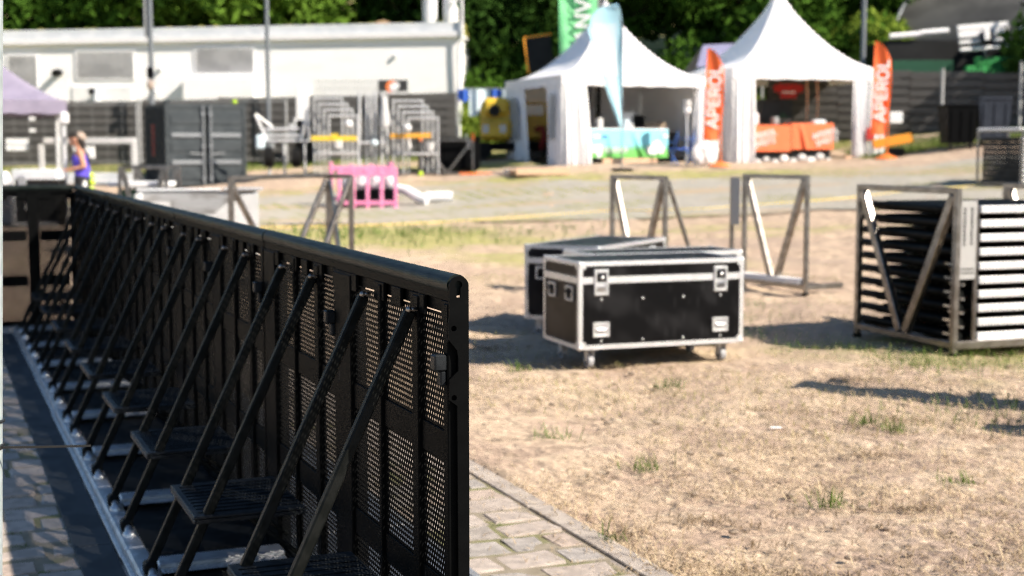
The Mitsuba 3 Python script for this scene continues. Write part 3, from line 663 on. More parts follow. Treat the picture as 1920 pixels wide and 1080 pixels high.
for nm, p, q in (('top_bar', [-w2 / 2, 0, 1.2], [w2 / 2, 0, 1.2]), ('post', [w2 / 2, 0, 0], [w2 / 2, 0, 1.22]), ('post', [w2 / 2 - .02, -.35, 0], [w2 / 2 - .02, -.35, 1.2]), ('post', [-w2 / 2, 0, 0], [-w2 / 2, 0, 1.22]), ('top_bar', [w2 / 2, 0, 1.19], [w2 / 2 - .02, -.35, 1.19]),
                 ('brace', [w2 / 2 - .02, 0, 1.16], [w2 / 2 - .75, 0, .1]), ('brace', [w2 / 2 - .04, -.35, 1.16], [w2 / 2 - .7, -.35, .1]), ('brace', [w2 / 2 - .01, -.02, 1.15], [w2 / 2 - .02, -.2, .08]), ('brace', [-w2 / 2 + .03, 0, 1.1], [-w2 / 2 + .75, 0, .1]),
                 ('bottom_bar', [-w2 / 2, 0, .08], [w2 / 2, 0, .08]), ('bottom_bar', [-w2 / 2, -.35, .08], [w2 / 2, -.35, .08]), ('bottom_bar', [-w2 / 2, -.35, .08], [-w2 / 2, 0, .08])):
    k.add(nm, MB().bar(p, q, .05, .05, .004, up=(0, 1, 0)), 'steel_tube')
k.add('gusset', MB().prism(Polygon([(-w2 / 2, .95), (-w2 / 2 + .16, .95), (-w2 / 2 + .05, 1.17), (-w2 / 2, 1.17)]), .02, frame4([0, .01, 0], [1, 0, 0], [0, 0, 1])), 'steel_tube')
k.place(t, Wt)
t = new('barrier_trolley', 'steel trolley frame in front of the grey container, right of the person', 'trolley', 'steel transport trolleys')
trolley(t, at(-5.02, 19.4, zg(-5.02, 19.4), 4), .62, 1.1, 1.22, matl='steel_tube')
t = new('foam_board', 'white board lying across the trolley frame in front of the container', 'board')
put(t, MB().box(-.42, .4, .1, .75, .93, 1.0, .01), 'white_paint', at(-5.1, 19.4, zg(-5.02, 19.4), 4))
t = new('foam_board', 'dark green board leaning under the white board in front of the container', 'board')
put(t, MB().box(-.36, .27, .2, .24, .55, .9, .01), 'deep_green', at(-5.05, 19.4, zg(-5.02, 19.4), 4))
# grey moulded trough just beyond the barrier run
t = new('trough', 'pale grey moulded trough with a slanting dark inside, just beyond the barrier run', 'container')
Wt = at(-4.62, 17.4, 0, 10)
part(t, 'front_panel', MB().prism(Polygon([(0, .2), (0, .86), (.42, .86), (.46, .70), (.95, .70), (1.22, .93), (1.5, .96), (1.5, .2)]), .05, frame4([0, .05, 0], [1, 0, 0], [0, 0, 1])), 'grey_panel', Wt)
part(t, 'back_panel', MB().box(0, 1.5, .75, .8, .2, .97, .008), 'grey_inner', Wt)
part(t, 'side_panel', MB().box(1.45, 1.5, .052, .748, .2, .95, .008), 'grey_panel', Wt); part(t, 'side_panel', MB().box(0, .05, .052, .748, .2, .95, .008), 'grey_panel', Wt)
part(t, 'floor', MB().box(.052, 1.448, .052, .748, .2, .25, .005), 'grey_inner', Wt)
part(t, 'rim', MB().box(-.03, 1.02, .72, .83, .972, 1.0, .006), 'white_paint', Wt); part(t, 'rim', MB().box(1.05, 1.56, .70, .83, .98, 1.01, .006), 'aluminium', Wt)
for x in (.1, 1.4):
    part(t, 'leg', MB().box(x - .05, x + .05, .1, .7, 0, .198, .008), 'grey_inner', Wt)
# ---------------------------------------------------------------- pink fence, bins, pipe, cable
def gz(x, y): return zg(x, y)
def pink_fence(t, W, w, h=.93, n=5):
    for i in range(n):
        x = w * i / (n - 1); hh = h + (.05 if i in (0, n - 1) else 0)
        part(t, 'upright', MB().box(x - .045, x + .045, -.03, .03, 0, hh, .015), 'pink', W)
    part(t, 'top_rail', MB().box(-.045, w + .045, -.022, .022, h - .17, h - .05, .012), 'pink', W); part(t, 'bottom_rail', MB().box(-.045, w + .045, -.022, .022, .1, .2, .012), 'pink', W)
    for x in (0, w): part(t, 'foot', MB().box(x - .05, x + .05, -.22, .22, 0, .06, .015), 'pink', W)
y_ = 33.0; z_ = gz(-3.3, y_)
pink_fence(new('plastic_fence', 'pink plastic fence panel facing us on the grass, in front of the black bins', 'fence', 'pink plastic fence panels'), at(-4.0, y_, gz(-4, y_), 2), 1.3)
pink_fence(new('plastic_fence', 'pink plastic fence panel standing back on the left, its tops rising behind the front panel', 'fence', 'pink plastic fence panels'), at(-4.28, 33.75, gz(-4.3, 33.8) + .02, 2), 1.42, .98, 4)
for i in range(4):
    x = -3.84 + i * .325; t = new('bin_box', ['leftmost black bin with a white sack behind the pink fence', 'second black bin from the left with a white sack behind the pink fence', 'third black bin from the left with a white sack behind the pink fence', 'rightmost black bin with a white sack behind the pink fence'][i], 'bin', 'black bins behind the pink fence')
    z = gz(x, 33.4); part(t, 'tub', MB().box(x - .15, x + .15, 33.25, 33.6, z, z + .42, .03), 'plastic_black')
    m = MB().ball([x, 33.42, z + .58], .16, 3, (1, 1.05, 1.25)); m.v[-1] += (meshkit.fbm(m.v[-1] * 9, 3, i)[:, None] - .5) * .06; part(t, 'sack', m, 'white_paint', smooth=True)
t = new('foam_tube', 'white fat foam tube lying bent on the grass right of the pink fence', 'tube')
zt = gz(-2, 33.5)
put(t, MB().path([(-2.72, 33.6, zt + .38), (-2.5, 33.5, zt + .33), (-2.2, 33.35, zt + .17), (-1.98, 33.25, zt + .1)], [.1, .12, .13, .12], 14), 'white_paint', smooth=50)
t = new('foam_tube', 'white straight foam tube lying behind the bent one, farther right', 'tube')
put(t, MB().path([(-2.05, 33.7, zt + .16), (-1.75, 33.75, zt + .17), (-1.42, 33.8, zt + .17)], [.13, .135, .13], 14), 'white_paint', smooth=50)
cx = np.linspace(-5.5, 10.5, 90); cy = np.interp(cx, [-5.5, -3, -1, 2, 4, 7, 10.5], [26.0, 26.6, 28.2, 29.6, 29.0, 30.0, 31.6])
t = new('cable', 'yellow cable laid across the whole field behind the flight cases', 'cable')
put(t, MB().path(np.c_[cx, cy + .12 * np.sin(cx * 1.7), zg(cx, cy) + .016], .022, 7), 'cable_yellow', smooth=50)
# ---------------------------------------------------------------- second stack of barriers at the right
t = new('barrier_trolley', 'far steel trolley at the right edge, its sun glint painted as a white top rail', 'trolley', 'steel transport trolleys')
Ws = at(10.62, 31.1, zg(10.6, 31.3) - .02, -48); trolley(t, Ws, 1.05, 1.3, 1.24, V=False); part(t, 'glint_rail', MB().bar([-.52, -.04, 1.255], [.52, -.04, 1.255], .07, .06, .02), 'white_paint', Ws); part(t, 'glint_rail', MB().bar([.54, -.03, 1.255], [.54, 1.3, 1.255], .07, .06, .02), 'white_paint', Ws)  # white rails added on top to paint in the sun glint
for i in range(9):
    z = .14 + i * .112
    od = ['lowest', 'second from below', 'third from below', 'fourth from below', 'fifth from below', 'fifth from above', 'fourth from above', 'second from above', 'topmost'][i]
    t = new('stacked_barrier', f'grey folded barrier panel lying in the far right trolley, {od}', 'barrier', 'barrier panels in the far trolley')
    part(t, 'plate', MB().box(-.45, .42, .06, 1.25, z - .05, z + .05, .006), 'stack_grey', Ws)
    part(t, 'edge_rail', MB().box(.43, .53, .06, 1.25, z - .035, z + .035, .02), 'aluminium', Ws)
# ---------------------------------------------------------------- timber board fences with their wire fences
def board_fence(t, A, B, zt, h, bays, nb=8):
    A, B = np.array(A, float), np.array(B, float); d = (B - A); L = np.linalg.norm(d); d /= L; a_ = math.degrees(math.atan2(d[1], d[0]))
    bw_ = L / bays
    for i in range(bays):
        x0, x1 = i * bw_, (i + 1) * bw_
        P = A + d * (x0 + x1) / 2; top = zt[0] + (zt[1] - zt[0]) * (i + .5) / bays
        ph = h / nb
        for j in range(nb):
            z0 = top - (j + 1) * ph
            part(t, 'board', MB().box(x0 + .01, x1 - .01, -.02 - .022 * (j % 2), .014, z0 + .0, z0 + ph - .05, .004), 'board_dark', at(A[0], A[1], float(rng.normal(0, .004)), a_))
        part(t, 'post', MB().box(x0 - .06, x0 + .06, .03, .15, top - h - .5, top - .02, .008), 'bark', at(A[0], A[1], 0, a_))
    part(t, 'backing', MB().raw([[.02, .16, min(zt) - h - .3], [L - .02, .16, min(zt) - h - .3], [L - .02, .16, zt[1] - .05], [.02, .16, zt[0] - .05], [.02, .18, min(zt) - h - .3], [L - .02, .18, min(zt) - h - .3], [L - .02, .18, zt[1] - .05], [.02, .18, zt[0] - .05]], [[0, 1, 2, 3], [4, 7, 6, 5], [3, 2, 6, 7]]), 'board_dark', at(A[0], A[1], 0, a_))
board_fence(new('board_fence', 'dark horizontal board fence left of the white pillar, behind the grey container', 'fence'), (-17.5, 48.6), (-7.25, 48.0), (3.06, 3.3), 2.15, 4)
board_fence(new('board_fence', 'dark horizontal board fence below the black sign, right of the white pillar', 'fence'), (-6.75, 48.0), (-1.85, 47.7), (3.28, 3.44), 2.2, 2)
board_fence(new('board_fence', 'dark horizontal board fence at the right, behind the bins and the orange beam', 'fence'), (8.6, 48.2), (17.4, 45.6), (4.2, 3.96), 2.25, 4)
def wire_fence(t, x0, y0, x1, y1, ztop, h, step=.45):
    for x, y in ((x0, y0), (x1, y1)): part(t, 'post', MB().tube([x, y, ztop - h], [x, y, ztop], .032, n=8), 'post_grey', smooth=40)
    for z in (ztop - .05, ztop - h + .12): part(t, 'rail', MB().tube([x0, y0, z], [x1, y1, z], .012, n=6), 'post_grey', smooth=40)
    m = MB(); n = int(math.hypot(x1 - x0, y1 - y0) / step)
    for i in range(1, n):
        f_ = i / n; m.tube([x0 + (x1 - x0) * f_, y0 + (y1 - y0) * f_, ztop - h + .1], [x0 + (x1 - x0) * f_, y0 + (y1 - y0) * f_, ztop - .04], .003, n=4, caps=False)
    k = part(t, 'wire_mesh', m, 'post_grey'); labels[k] = {'kind': 'stuff'}
G6 = 'mobile wire fence panels'
wire_fence(new('wire_fence', 'mobile wire fence panel with a pale post, left of the person under the purple canopy', 'fence', G6), -17.2, 46.6, -14.7, 46.5, 2.9, 2.0)
wire_fence(new('wire_fence', 'mobile wire fence panel between the person and the grey container', 'fence', G6), -14.6, 46.5, -12.15, 46.4, 3.0, 2.05)
wire_fence(new('wire_fence', 'mobile wire fence panel standing behind the grey container', 'fence', G6), -12.05, 46.4, -7.3, 46.3, 3.1, 2.05)
wire_fence(new('wire_fence', 'mobile wire fence panel right of the white building, hung with blue and pale sheets', 'fence', G6), -1.75, 46.2, .9, 46.3, 3.5, 2.3)
for x, y, lb in ((13.6, 45.35, 'pale grey fence post before the right board fence, left of the black bin'), (15.95, 45.0, 'thin grey fence post at the right end of the board fence, behind the blue-grey bin')):
    solo('fence_post', lb, 'post', MB().tube([x, y, zg(x, y) - .1], [x, y, zg(x, y) + 2.12], .05, n=10), 'post_grey', smooth=40)
m = MB(); t = new('mesh_screen', 'pale wire mesh screen above the boards, left of the black sign', 'mesh screen')
for x in np.arange(-6.65, -3.7, .09): m.bar([x, 48.6, 3.2], [x, 48.6, 3.8], .02)
k = part(t, 'wires', m, 'post_grey'); labels[k] = {'kind': 'stuff'}
for z in (3.3, 3.55, 3.8): part(t, 'rail', MB().bar([-6.7, 48.58, z], [-3.65, 48.58, z], .03), 'post_grey')
for i, (x0, x1, z0, z1, mt, lb) in enumerate([(-1.72, -1.4, 3.0, 3.42, 'blue', 'blue cloth strip hung at the left end of the wire fence'), (-1.38, -.72, 2.55, 3.42, 'paleblue', 'pale white-blue sheet hung on the wire fence, left one'), (-.7, -.35, 2.95, 3.42, 'blue', 'bright blue sheet hung in the middle of the wire fence'), (-.33, .6, 2.8, 3.42, 'paleblue', 'pale sheet hung on the wire fence beside the left tent')]):
    a = np.linspace(0, 1, 14); P = np.array([[(x0 + (x1 - x0) * u, 46.12 + .05 * math.sin(u * 9 + i), z1 - (z1 - z0) * v * (.75 + .25 * math.sin(3 * u + i))) for v in np.linspace(0, 1, 6)] for u in a])
    solo('hung_sheet', lb, 'sheet', MB().grid(P), mt, smooth=True)
t = new('pillar', 'white square pillar between the two dark board fences', 'pillar'); put(t, MB().box(-7.24, -6.78, 48.0, 48.4, .8, 3.62, .02), 'wall_white')
t = new('dark_box', 'dark grey box standing at the foot of the white pillar', 'box'); put(t, MB().box(-7.1, -6.5, 46.9, 47.3, .8, 2.45, .02), 'plastic_black')
# ---------------------------------------------------------------- white building
t = new('white_building', 'long low white building with a mossy flat roof behind the board fence', 'building')
bA = math.degrees(math.atan2(54 - 55.3, 18)); Wb2 = at(-19.9, 55.3, 0, bA); BL = 18.0
zr0, zr1 = 5.55, 5.78
def roofz(x): return zr0 + (zr1 - zr0) * x / BL
v = [[-3, 0, .5], [BL, 0, .5], [BL, 0, roofz(BL) - .1], [-3, 0, roofz(-3) - .1], [-3, 8, .5], [BL, 8, .5], [BL, 8, roofz(BL) - .1], [-3, 8, roofz(-3) - .1]]
part(t, 'wall', MB().raw(v, [[0, 1, 2, 3], [1, 5, 6, 2], [5, 4, 7, 6], [4, 0, 3, 7], [3, 2, 6, 7]]), 'wall_white', Wb2)
def slab(y0, y1, a, b, x0=-3.3, x1=BL + .12): return MB().raw([[x0, y0, roofz(x0) + a], [x1, y0, roofz(x1) + a], [x1, y1, roofz(x1) + a], [x0, y1, roofz(x0) + a], [x0, y0, roofz(x0) + b], [x1, y0, roofz(x1) + b], [x1, y1, roofz(x1) + b], [x0, y1, roofz(x0) + b]], [[0, 3, 2, 1], [4, 5, 6, 7], [0, 1, 5, 4], [1, 2, 6, 5], [2, 3, 7, 6], [3, 0, 4, 7]])
part(t, 'roof', slab(-.16, 8.2, -.096, .0), 'white_paint', Wb2)
part(t, 'gutter', slab(-.22, -.165, -.07, .12), 'white_paint', Wb2)
part(t, 'fascia', slab(-.14, .2, .004, .46), 'fascia_metal', Wb2)
part(t, 'roof_cover', slab(.22, 8.1, .004, .44), 'moss', Wb2)
r_ = np.random.default_rng(11); m = MB()
for q in range(240):
    x = r_.random() * 18.5 - 1; m.ball([x, .2 + r_.random() * .8, roofz(x) + .45], .05 + .1 * r_.random() ** 3, 1, (1.4, 1, .8))
k = part(t, 'roof_moss', m, 'moss', Wb2); labels[k] = {'kind': 'stuff'}
def louvre(x0, x1, z0, z1, name='louvre'):
    k = part(t, name, MB().box(x0, x1, -.03, -.002, z0, z1, .004), 'louvre', Wb2)
    fr = MB()
    for a, b, c, d in ((x0 - .06, x0, z0 - .06, z1 + .06), (x1, x1 + .06, z0 - .06, z1 + .06), (x0, x1, z0 - .06, z0), (x0, x1, z1, z1 + .06)): fr.box(a, b, -.06, -.002, c, d, .004)
    part(k, 'frame', fr, 'white_paint', Wb2); sl = MB(); z = z0 + .04
    while z < z1 - .03: sl._box(np.array([(x0 + x1) / 2, -.045, z]), np.array([[1, 0, 0], [0, .8, -.6], [0, .6, .8]]), (x1 - x0) / 2 - .004, .022, .004); z += .075
    s_ = part(k, 'slats', sl, 'louvre', Wb2); labels[s_] = {'kind': 'stuff'}
louvre(.55, 1.65, 3.75, 5.05); louvre(3.25, 5.45, 4.2, 5.2); louvre(7.9, 10.1, 4.4, 5.3)
part(t, 'wall_box', MB().box(8.05, 8.55, -.35, -.002, 3.3, 4.0, .02), 'louvre', Wb2); part(t, 'canopy', MB().box(7.5, 10.25, -.5, -.002, 3.2, 4.2, .02), 'wall_white', Wb2)
part(t, 'exhaust_pipe', MB().path([(2.55, .05, 4.42), (2.55, -.28, 4.42), (2.5, -.42, 4.38)], .13, 14), 'plastic_black', Wb2, smooth=50)
part(t, 'vent_elbow', MB().path([(4.1, .05, 3.68), (4.1, -.3, 3.68), (4.1, -.36, 3.45), (4.1, -.36, 3.1)], .13, 12), 'fascia_metal', Wb2, smooth=50); part(t, 'vent_mouth', MB().tube([3.95, -.3, 3.7], [3.9, -.42, 3.68], .12, n=12), 'plastic_black', Wb2)
for x, z in ((6.52, 4.55), (15.55, 5.0), (6.3, 3.7)): part(t, 'wall_lamp', MB().box(x - .06, x + .06, -.16, -.002, z - .07, z + .07, .02), 'fascia_metal', Wb2)
part(t, 'lower_panel', MB().box(3.05, 5.4, -.06, -.002, 2.9, 3.9, .01), 'white_paint', Wb2)
part(t, 'drainpipe', MB().path([(BL + .1, -.26, 7.4), (BL + .1, -.26, 5.5), (BL - .02, -.2, 5.2), (BL - .02, -.12, .9)], .055, 10), 'white_paint', Wb2, smooth=50)
for x in (16.75, 17.55): part(t, 'roof_pipe', MB().tube([x, .9, 5.9], [x, .9, 8.2], .29, n=18), 'white_paint', Wb2, smooth=40)
part(t, 'roof_block', MB().prism(Polygon([(14.5, 6.1), (14.7, 6.35), (15.0, 6.42), (15.3, 6.3), (15.4, 6.1)]), .8, frame4([0, 1.6, 0], [1, 0, 0], [0, 0, 1])), 'wood', Wb2)
# sign on the fence
t = new('sign_board', 'black sign with a white and red round emblem on top of the dark fence', 'sign')
part(t, 'board', MB().box(-4.42, -3.45, 47.4, 47.44, 3.28, 3.78, .008), 'print_black')
xc = -3.95
P = Point(0, 0).buffer(.2).difference(Point(.07, -.03).buffer(.16)); part(t, 'emblem_arc', MB().prism(P, .006, frame4([xc - .02, 47.396, 3.56], [1, 0, 0], [0, 0, 1])), 'orange')
P = shapely.affinity.rotate(shapely.affinity.scale(Point(0, 0).buffer(.15), 1.15, .85), 20); part(t, 'emblem_disc', MB().prism(P, .006, frame4([xc + .07, 47.388, 3.57], [1, 0, 0], [0, 0, 1])), 'print_white')
m = MB(); r_ = np.random.default_rng(2); x = -4.36
while x < -3.53:
    w = .05 + .04 * r_.random(); m.box(x, x + w, 47.39, 47.397, 3.315, 3.40, .002); x += w + .015
k = part(t, 'lettering', m, 'print_white'); labels[k] = {'kind': 'stuff'}
# lamp poles
def pole(lb, x, y, z0, z1, r, extra=False):
    t = new('lamp_pole', lb, 'pole', 'tall poles'); part(t, 'shaft', MB().tube([x, y, z0], [x, y, z1], r, r * .9, n=12), 'pole_metal', smooth=40)
    if extra:
        part(t, 'cable_duct', MB().tube([x - .16, y + .05, 5.2], [x - .16, y + .05, z1], .06, n=10), 'post_grey', smooth=40); part(t, 'pulley_box', MB().box(x - .12, x + .1, y - .14, y - .06, 3.85, 4.2, .03), 'plastic_black'); part(t, 'rope_bundle', MB().ball([x, y - .16, 3.62], .15, 2, (.8, .6, 1.1)), 'cap_tan', smooth=True)
    part(t, 'base', MB().box(x - .18, x + .18, y - .18, y + .18, zg(x, y) - .1, zg(x, y) + .08, .01), 'pole_metal')
pole('tall dark pole with a grey duct in front of the white building, above the container', -11.95, 47.6, .9, 11, .085, True)
pole('tall thin dark pole in front of the middle of the white building', -8.12, 47.75, 1.0, 11, .075)
pole('tall grey pole rising behind the right pagoda tent', 12.25, 50.2, 2.2, 11, .09)
# ---------------------------------------------------------------- container
t = new('shipping_container', 'dark grey small shipping container with two ribbed doors and locking bars', 'container')
Wc = at(-10.18, 42.0, zg(-10, 42.3) - .02, 28); CW, CD, CH = 2.44, 2.5, 2.5
part(t, 'shell', MB().box(0, CW, .06, CD, .1, CH, .01), 'container_dark', Wc)
fr = MB()
for a, b, c, d in ((0, .1, .08, CH), (CW - .1, CW, .08, CH), (.1, CW - .1, CH - .12, CH), (.1, CW - .1, .08, .2)): fr.box(a, b, -.03, .058, c, d, .01)
part(t, 'frame', fr, 'container_grey', Wc)
for i in range(9): part(t, 'side_rib', MB().box(-.04, -.002, .2 + i * .25, .31 + i * .25, .2, CH - .1, .015), 'container_dark', Wc)
for i, (x0, x1) in enumerate(((.11, CW / 2 - .012), (CW / 2 + .012, CW - .11))):
    d = part(t, 'door', MB().box(x0, x1, .0, .05, .21, CH - .13, .006), 'container_grey', Wc)
    for z in (.72, 1.52): part(d, 'ledge', MB().box(x0 + .06, x1 - .06, -.06, -.001, z, z + .12, .012), 'container_light', Wc)  # paler grey paints the sun highlights onto the ledges
    for z in (.28, 1.1, 1.9): part(d, 'rib', MB().box(x0 + .05, x1 - .05, -.03, -.001, z, z + .3, .02), 'container_grey', Wc)
    for xb in ((x1 - .1,) if i == 0 else (x0 + .1,)):
        part(d, 'locking_bar', MB().tube([xb, -.1, .12], [xb, -.1, CH - .04], .025, n=10), 'container_light', Wc, smooth=40)
        for z in (.3, 1.25, 2.2): part(d, 'bar_guide', MB().box(xb - .05, xb + .05, -.13, -.001, z - .04, z + .04, .01), 'container_light', Wc)
    sx = -1 if i == 0 else 1; xh = x1 - .1 if i == 0 else x0 + .1
    part(d, 'handle', MB().tube([xh, -.13, 1.02], [xh + sx * .42, -.13, 1.05], .018, n=8), 'container_light', Wc, smooth=40)
part(t, 'sticker', MB().tube([.5, -.006, 1.2], [.5, -.001, 1.2], .11, n=20), 'print_white', Wc)
part(t, 'door_seal', MB().box(CW / 2 - .011, CW / 2 + .011, -.02, .05, .21, CH - .13, .002), 'rubber', Wc)
m = MB(); r_ = np.random.default_rng(5); z = 1.9
while z > 1.0: hh = .08 + .05 * r_.random(); m.box(-.047, -.041, 1.1, 1.42, z - hh, z, .002); z -= hh + .035
k = part(t, 'side_lettering', m, 'dark_red', Wc); labels[k] = {'kind': 'stuff'}
for x in (.05, CW - .05): part(t, 'corner_casting', MB().box(x - .09, x + .09, -.045, .1, CH - .005, CH + .1, .01), 'container_dark', Wc)
part(t, 'beacon', MB().ball([CW - .3, .1, CH + .08], .07, 2), 'hivis', Wc, smooth=True)
# ---------------------------------------------------------------- pagoda tents
def pagoda(t, O, ang, w, ze, hp, zlo, vl=.28, cloth='tent_white', power=1.75, curtains=((0, 0), (1, 0), (0, 1)), gather=.55, wall=None):
    """O: front left corner; w: side; ze: top of the valance; hp: height of the peak above it"""
    W = at(O[0], O[1], 0, ang); n = 44
    u = np.linspace(-1, 1, n); A_, B_ = np.meshgrid(u, u, indexing='ij')
    r = np.maximum(np.abs(A_), np.abs(B_)); rr = np.clip(r, .03, 1)
    H = hp * (1 - rr) ** power * (1 - .0 * A_)
    round_ = 1 - .06 * (1 - r)
    sag = -.03 * np.sin(np.pi * (1 - r)) * (1 - np.minimum(np.abs(A_), np.abs(B_)) / np.maximum(r, 1e-6)) * 3
    P = np.stack([w / 2 + A_ * w / 2 * round_, w / 2 + B_ * w / 2 * round_, ze + H + sag + .16 * np.clip(1 - rr * 7, 0, 1)], -1)
    part(t, 'roof', MB().grid(P), cloth, W, smooth=40)
    part(t, 'peak_cap', MB().path([[w / 2, w / 2, ze + hp * .9], [w / 2, w / 2, ze + hp * 1.02]], [.09, .05], 10), cloth, W, smooth=50)
    for (ax, ay), (bx, by) in (((0, 0), (w, 0)), ((w, 0), (w, w)), ((w, w), (0, w)), ((0, w), (0, 0))):
        m = MB(); s = np.linspace(0, 1, 40)
        Q = np.array([[(ax + (bx - ax) * k, ay + (by - ay) * k, ze + .01 - vl * v_ + (.012 * math.sin(k * 40) if v_ == 1 else 0)) for v_ in (0, .5, 1)] for k in s])
        nrm = np.array([by - ay, ax - bx]) / w
        Q[:, :, 0] += nrm[0] * (.012 + .01 * np.sin(s * 23))[:, None]; Q[:, :, 1] += nrm[1] * (.012 + .01 * np.sin(s * 23))[:, None]
        part(t, 'valance', m.grid(Q), cloth, W, smooth=60)
    for cx in (.05, w - .05):
        for cy in (.05, w - .05):
            part(t, 'leg', MB().box(cx - .035, cx + .035, cy - .035, cy + .035, zlo[0] + (zlo[1] - zlo[0]) * cx / w - .05, ze - .02, .006), 'galvanised', W)
    for a, b in (((.05, .05), (w - .05, .05)), ((w - .05, .05), (w - .05, w - .05)), ((w - .05, w - .05), (.05, w - .05)), ((.05, w - .05), (.05, .05))):
        part(t, 'eave_bar', MB().bar([*a, ze - .06], [*b, ze - .06], .05, .06, .004), 'galvanised', W)
    return W
def curtain(t, W, p, q, zt, zb0, zb1, top=1.0, bot=.6, amp=.05, nf=5, cloth='tent_cloth', cut=None, side=0):
    """a gathered side curtain from p to q (plan), narrower below when bot < top; side 0 keeps the p edge"""
    p, q = np.array(p, float), np.array(q, float); d = q - p; L = np.linalg.norm(d); d /= L; nrm = np.array([-d[1], d[0]])
    nu, nv = 36, 18; P = np.zeros((nu, nv, 3))
    for j, v in enumerate(np.linspace(0, 1, nv)):
        wd = top + (bot - top) * v ** .7
        for i, u in enumerate(np.linspace(0, 1, nu)):
            s = u * wd * L if side == 0 else L - (1 - u) * wd * L
            am = amp * (.25 + .75 * v)
            o = am * math.sin(u * nf * 6.28 + .8 * v) + .5 * am * math.sin(u * nf * 15 + 2)
            P[i, j] = [*(p + d * s + nrm * o), zt + (zb0 + (zb1 - zb0) * u - zt) * v]
    return part(t, 'curtain', MB().grid(P), cloth, W, smooth=60)
# left tent
t1 = new('pagoda_tent', 'left white pagoda tent with grey side curtains and a blue-green counter', 'tent', 'white pagoda tents')
O1, w1 = (1.42, 41.0), 4.75; A1 = 20
zb = gz(1.4, 41) ; W1 = pagoda(t1, O1, A1, w1, 3.62, 2.35, (zb, zb + .25), .3)
curtain(t1, W1, (0, .0), (.86, .0), 3.4, zb - .03, zb + .02, .86, 1.12, .1, 4, 'tent_white')
curtain(t1, W1, (w1 - .62, .0), (w1, .0), 3.4, zb + .15, zb + .2, .62, .95, .09, 3, side=1)
curtain(t1, W1, (0, w1), (0, w1 - 2.05), 3.4, zb + .12, zb + .08, .8, 1.0, .05, 3, side=0)
curtain(t1, W1, (0, 1.7), (0, .02), 3.4, zb, zb, .72, .62, .05, 4, side=1)
for y0, y1 in ((w1 - 1.35, w1 - .5), (.35, .8)):
    P = [(y0, .75), (y1, .75), (y1, 1.7), ((y0 + y1) / 2 + .2, 2.05), ((y0 + y1) / 2 - .2, 2.05), (y0, 1.7)]
    part(t1, 'clear_window', MB().prism(Polygon(P), .006, frame4([-.075, 0, zb], [0, 1, 0], [0, 0, 1])), 'clear_window', W1)
part(t1, 'back_wall', MB().box(.1, w1 - .1, w1 - .06, w1 - .045, zb + .1, 3.58), 'tent_cloth', W1); part(t1, 'right_wall', MB().box(w1 - .06, w1 - .045, .9, w1 - .1, zb + .1, 3.58), 'tent_cloth', W1)
for x in (2.75, 3.1): part(t1, 'inner_pole', MB().box(x - .05, x + .05, w1 - .3, w1 - .2, zb + .9, 3.55), 'plastic_black', W1)
part(t1, 'floor', MB().box(.05, w1 - .05, .15, w1 - .1, zb + .02, zb + .2), 'plastic_black', W1)
def cloth_banner(t, W, x0, x1, y, z0, z1, bsdf, fold=None, name='banner', nx=50):
    a = np.linspace(0, 1, nx); b = np.linspace(0, 1, 14); P, uv = [], []
    for u in a:
        for v in b:
            o = .004 * math.sin(u * 17) * (1 - v)
            if fold is not None:
                c = fold + (.14 * (1 - v)); o += .09 * (1 - v) ** .6 * math.exp(-((u - c) / .035) ** 2) - .05 * (1 - v) * math.exp(-((u - c + .06) / .03) ** 2)
            P.append((x0 + (x1 - x0) * u, y - o, z0 + (z1 - z0) * v)); uv.append((u, v))
    m = MB().grid(np.array(P).reshape(nx, 14, 3)).get()
    return part(t, name, m, bsdf, W, smooth=True, uv=np.array(uv))
c1 = new('bar_counter', 'bar counter with a sky blue and green printed cloth in the left tent', 'counter')
part(c1, 'worktop', MB().box(.8, 3.46, .12, .78, zb + 1.02, zb + 1.07, .01), 'print_white', W1)
part(c1, 'body', MB().box(.83, 3.44, .2, .75, zb + .25, zb + 1.019, .01), 'plastic_black', W1)
cloth_banner(c1, W1, .83, 3.44, .115, zb + .22, zb + 1.04, 'banner_print', fold=.56)
def letters(t, W, text, h, x, y, z, bsdf, rot=0, bold=True, name='lettering', M=None):
    m = meshkit.text_mesh(text, h, .004, bold); b = m.bounds; m.apply_translation([-(b[0, 0] + b[1, 0]) / 2, -(b[0, 1] + b[1, 1]) / 2, 0])
    F = frame4([x, y, z], [math.cos(rot), 0, math.sin(rot)], [-math.sin(rot), 0, math.cos(rot)]) if M is None else M
    k = part(t, name, MB().mesh(m, F), bsdf, W); return k
letters(c1, W1, 'TENDER', .15, 1.72, .085, zb + .44, 'print_white')
part(c1, 'round_mark', MB().prism(Polygon([(-.13, .1), (.13, .13), (.14, -.1), (.05, -.2), (.04, -.04), (-.13, -.03)]).buffer(.03), .004, frame4([1.14, .09, zb + .43], [1, 0, 0], [0, 0, 1])), 'print_white', W1)
part(c1, 'cloud_mark', MB().prism(shapely.union_all([Point(x, y).buffer(r) for x, y, r in ((-.2, -.05, .13), (0, .03, .17), (.14, -.04, .13), (.05, .15, .07), (-.08, -.08, .12))]), .004, frame4([3.03, .055, zb + .5], [1, 0, 0], [0, 0, 1])), 'print_white', W1)
part(c1, 'label_mark', MB().box(1.02, 1.25, .075, .08, zb + .78, zb + .88), 'print_white', W1); part(c1, 'label_mark', MB().box(1.3, 1.48, .075, .08, zb + .8, zb + .86), 'blue', W1); part(c1, 'label_mark', MB().box(3.25, 3.43, .075, .08, zb + .8, zb + .89), 'print_white', W1)
solo('timber_beam', 'pale timber beam lying under the blue-green counter', 'beam', MB().box(1.28, 3.0, -.06, .06, zb - .02, zb + .2, .01), 'wood_pale', W1)
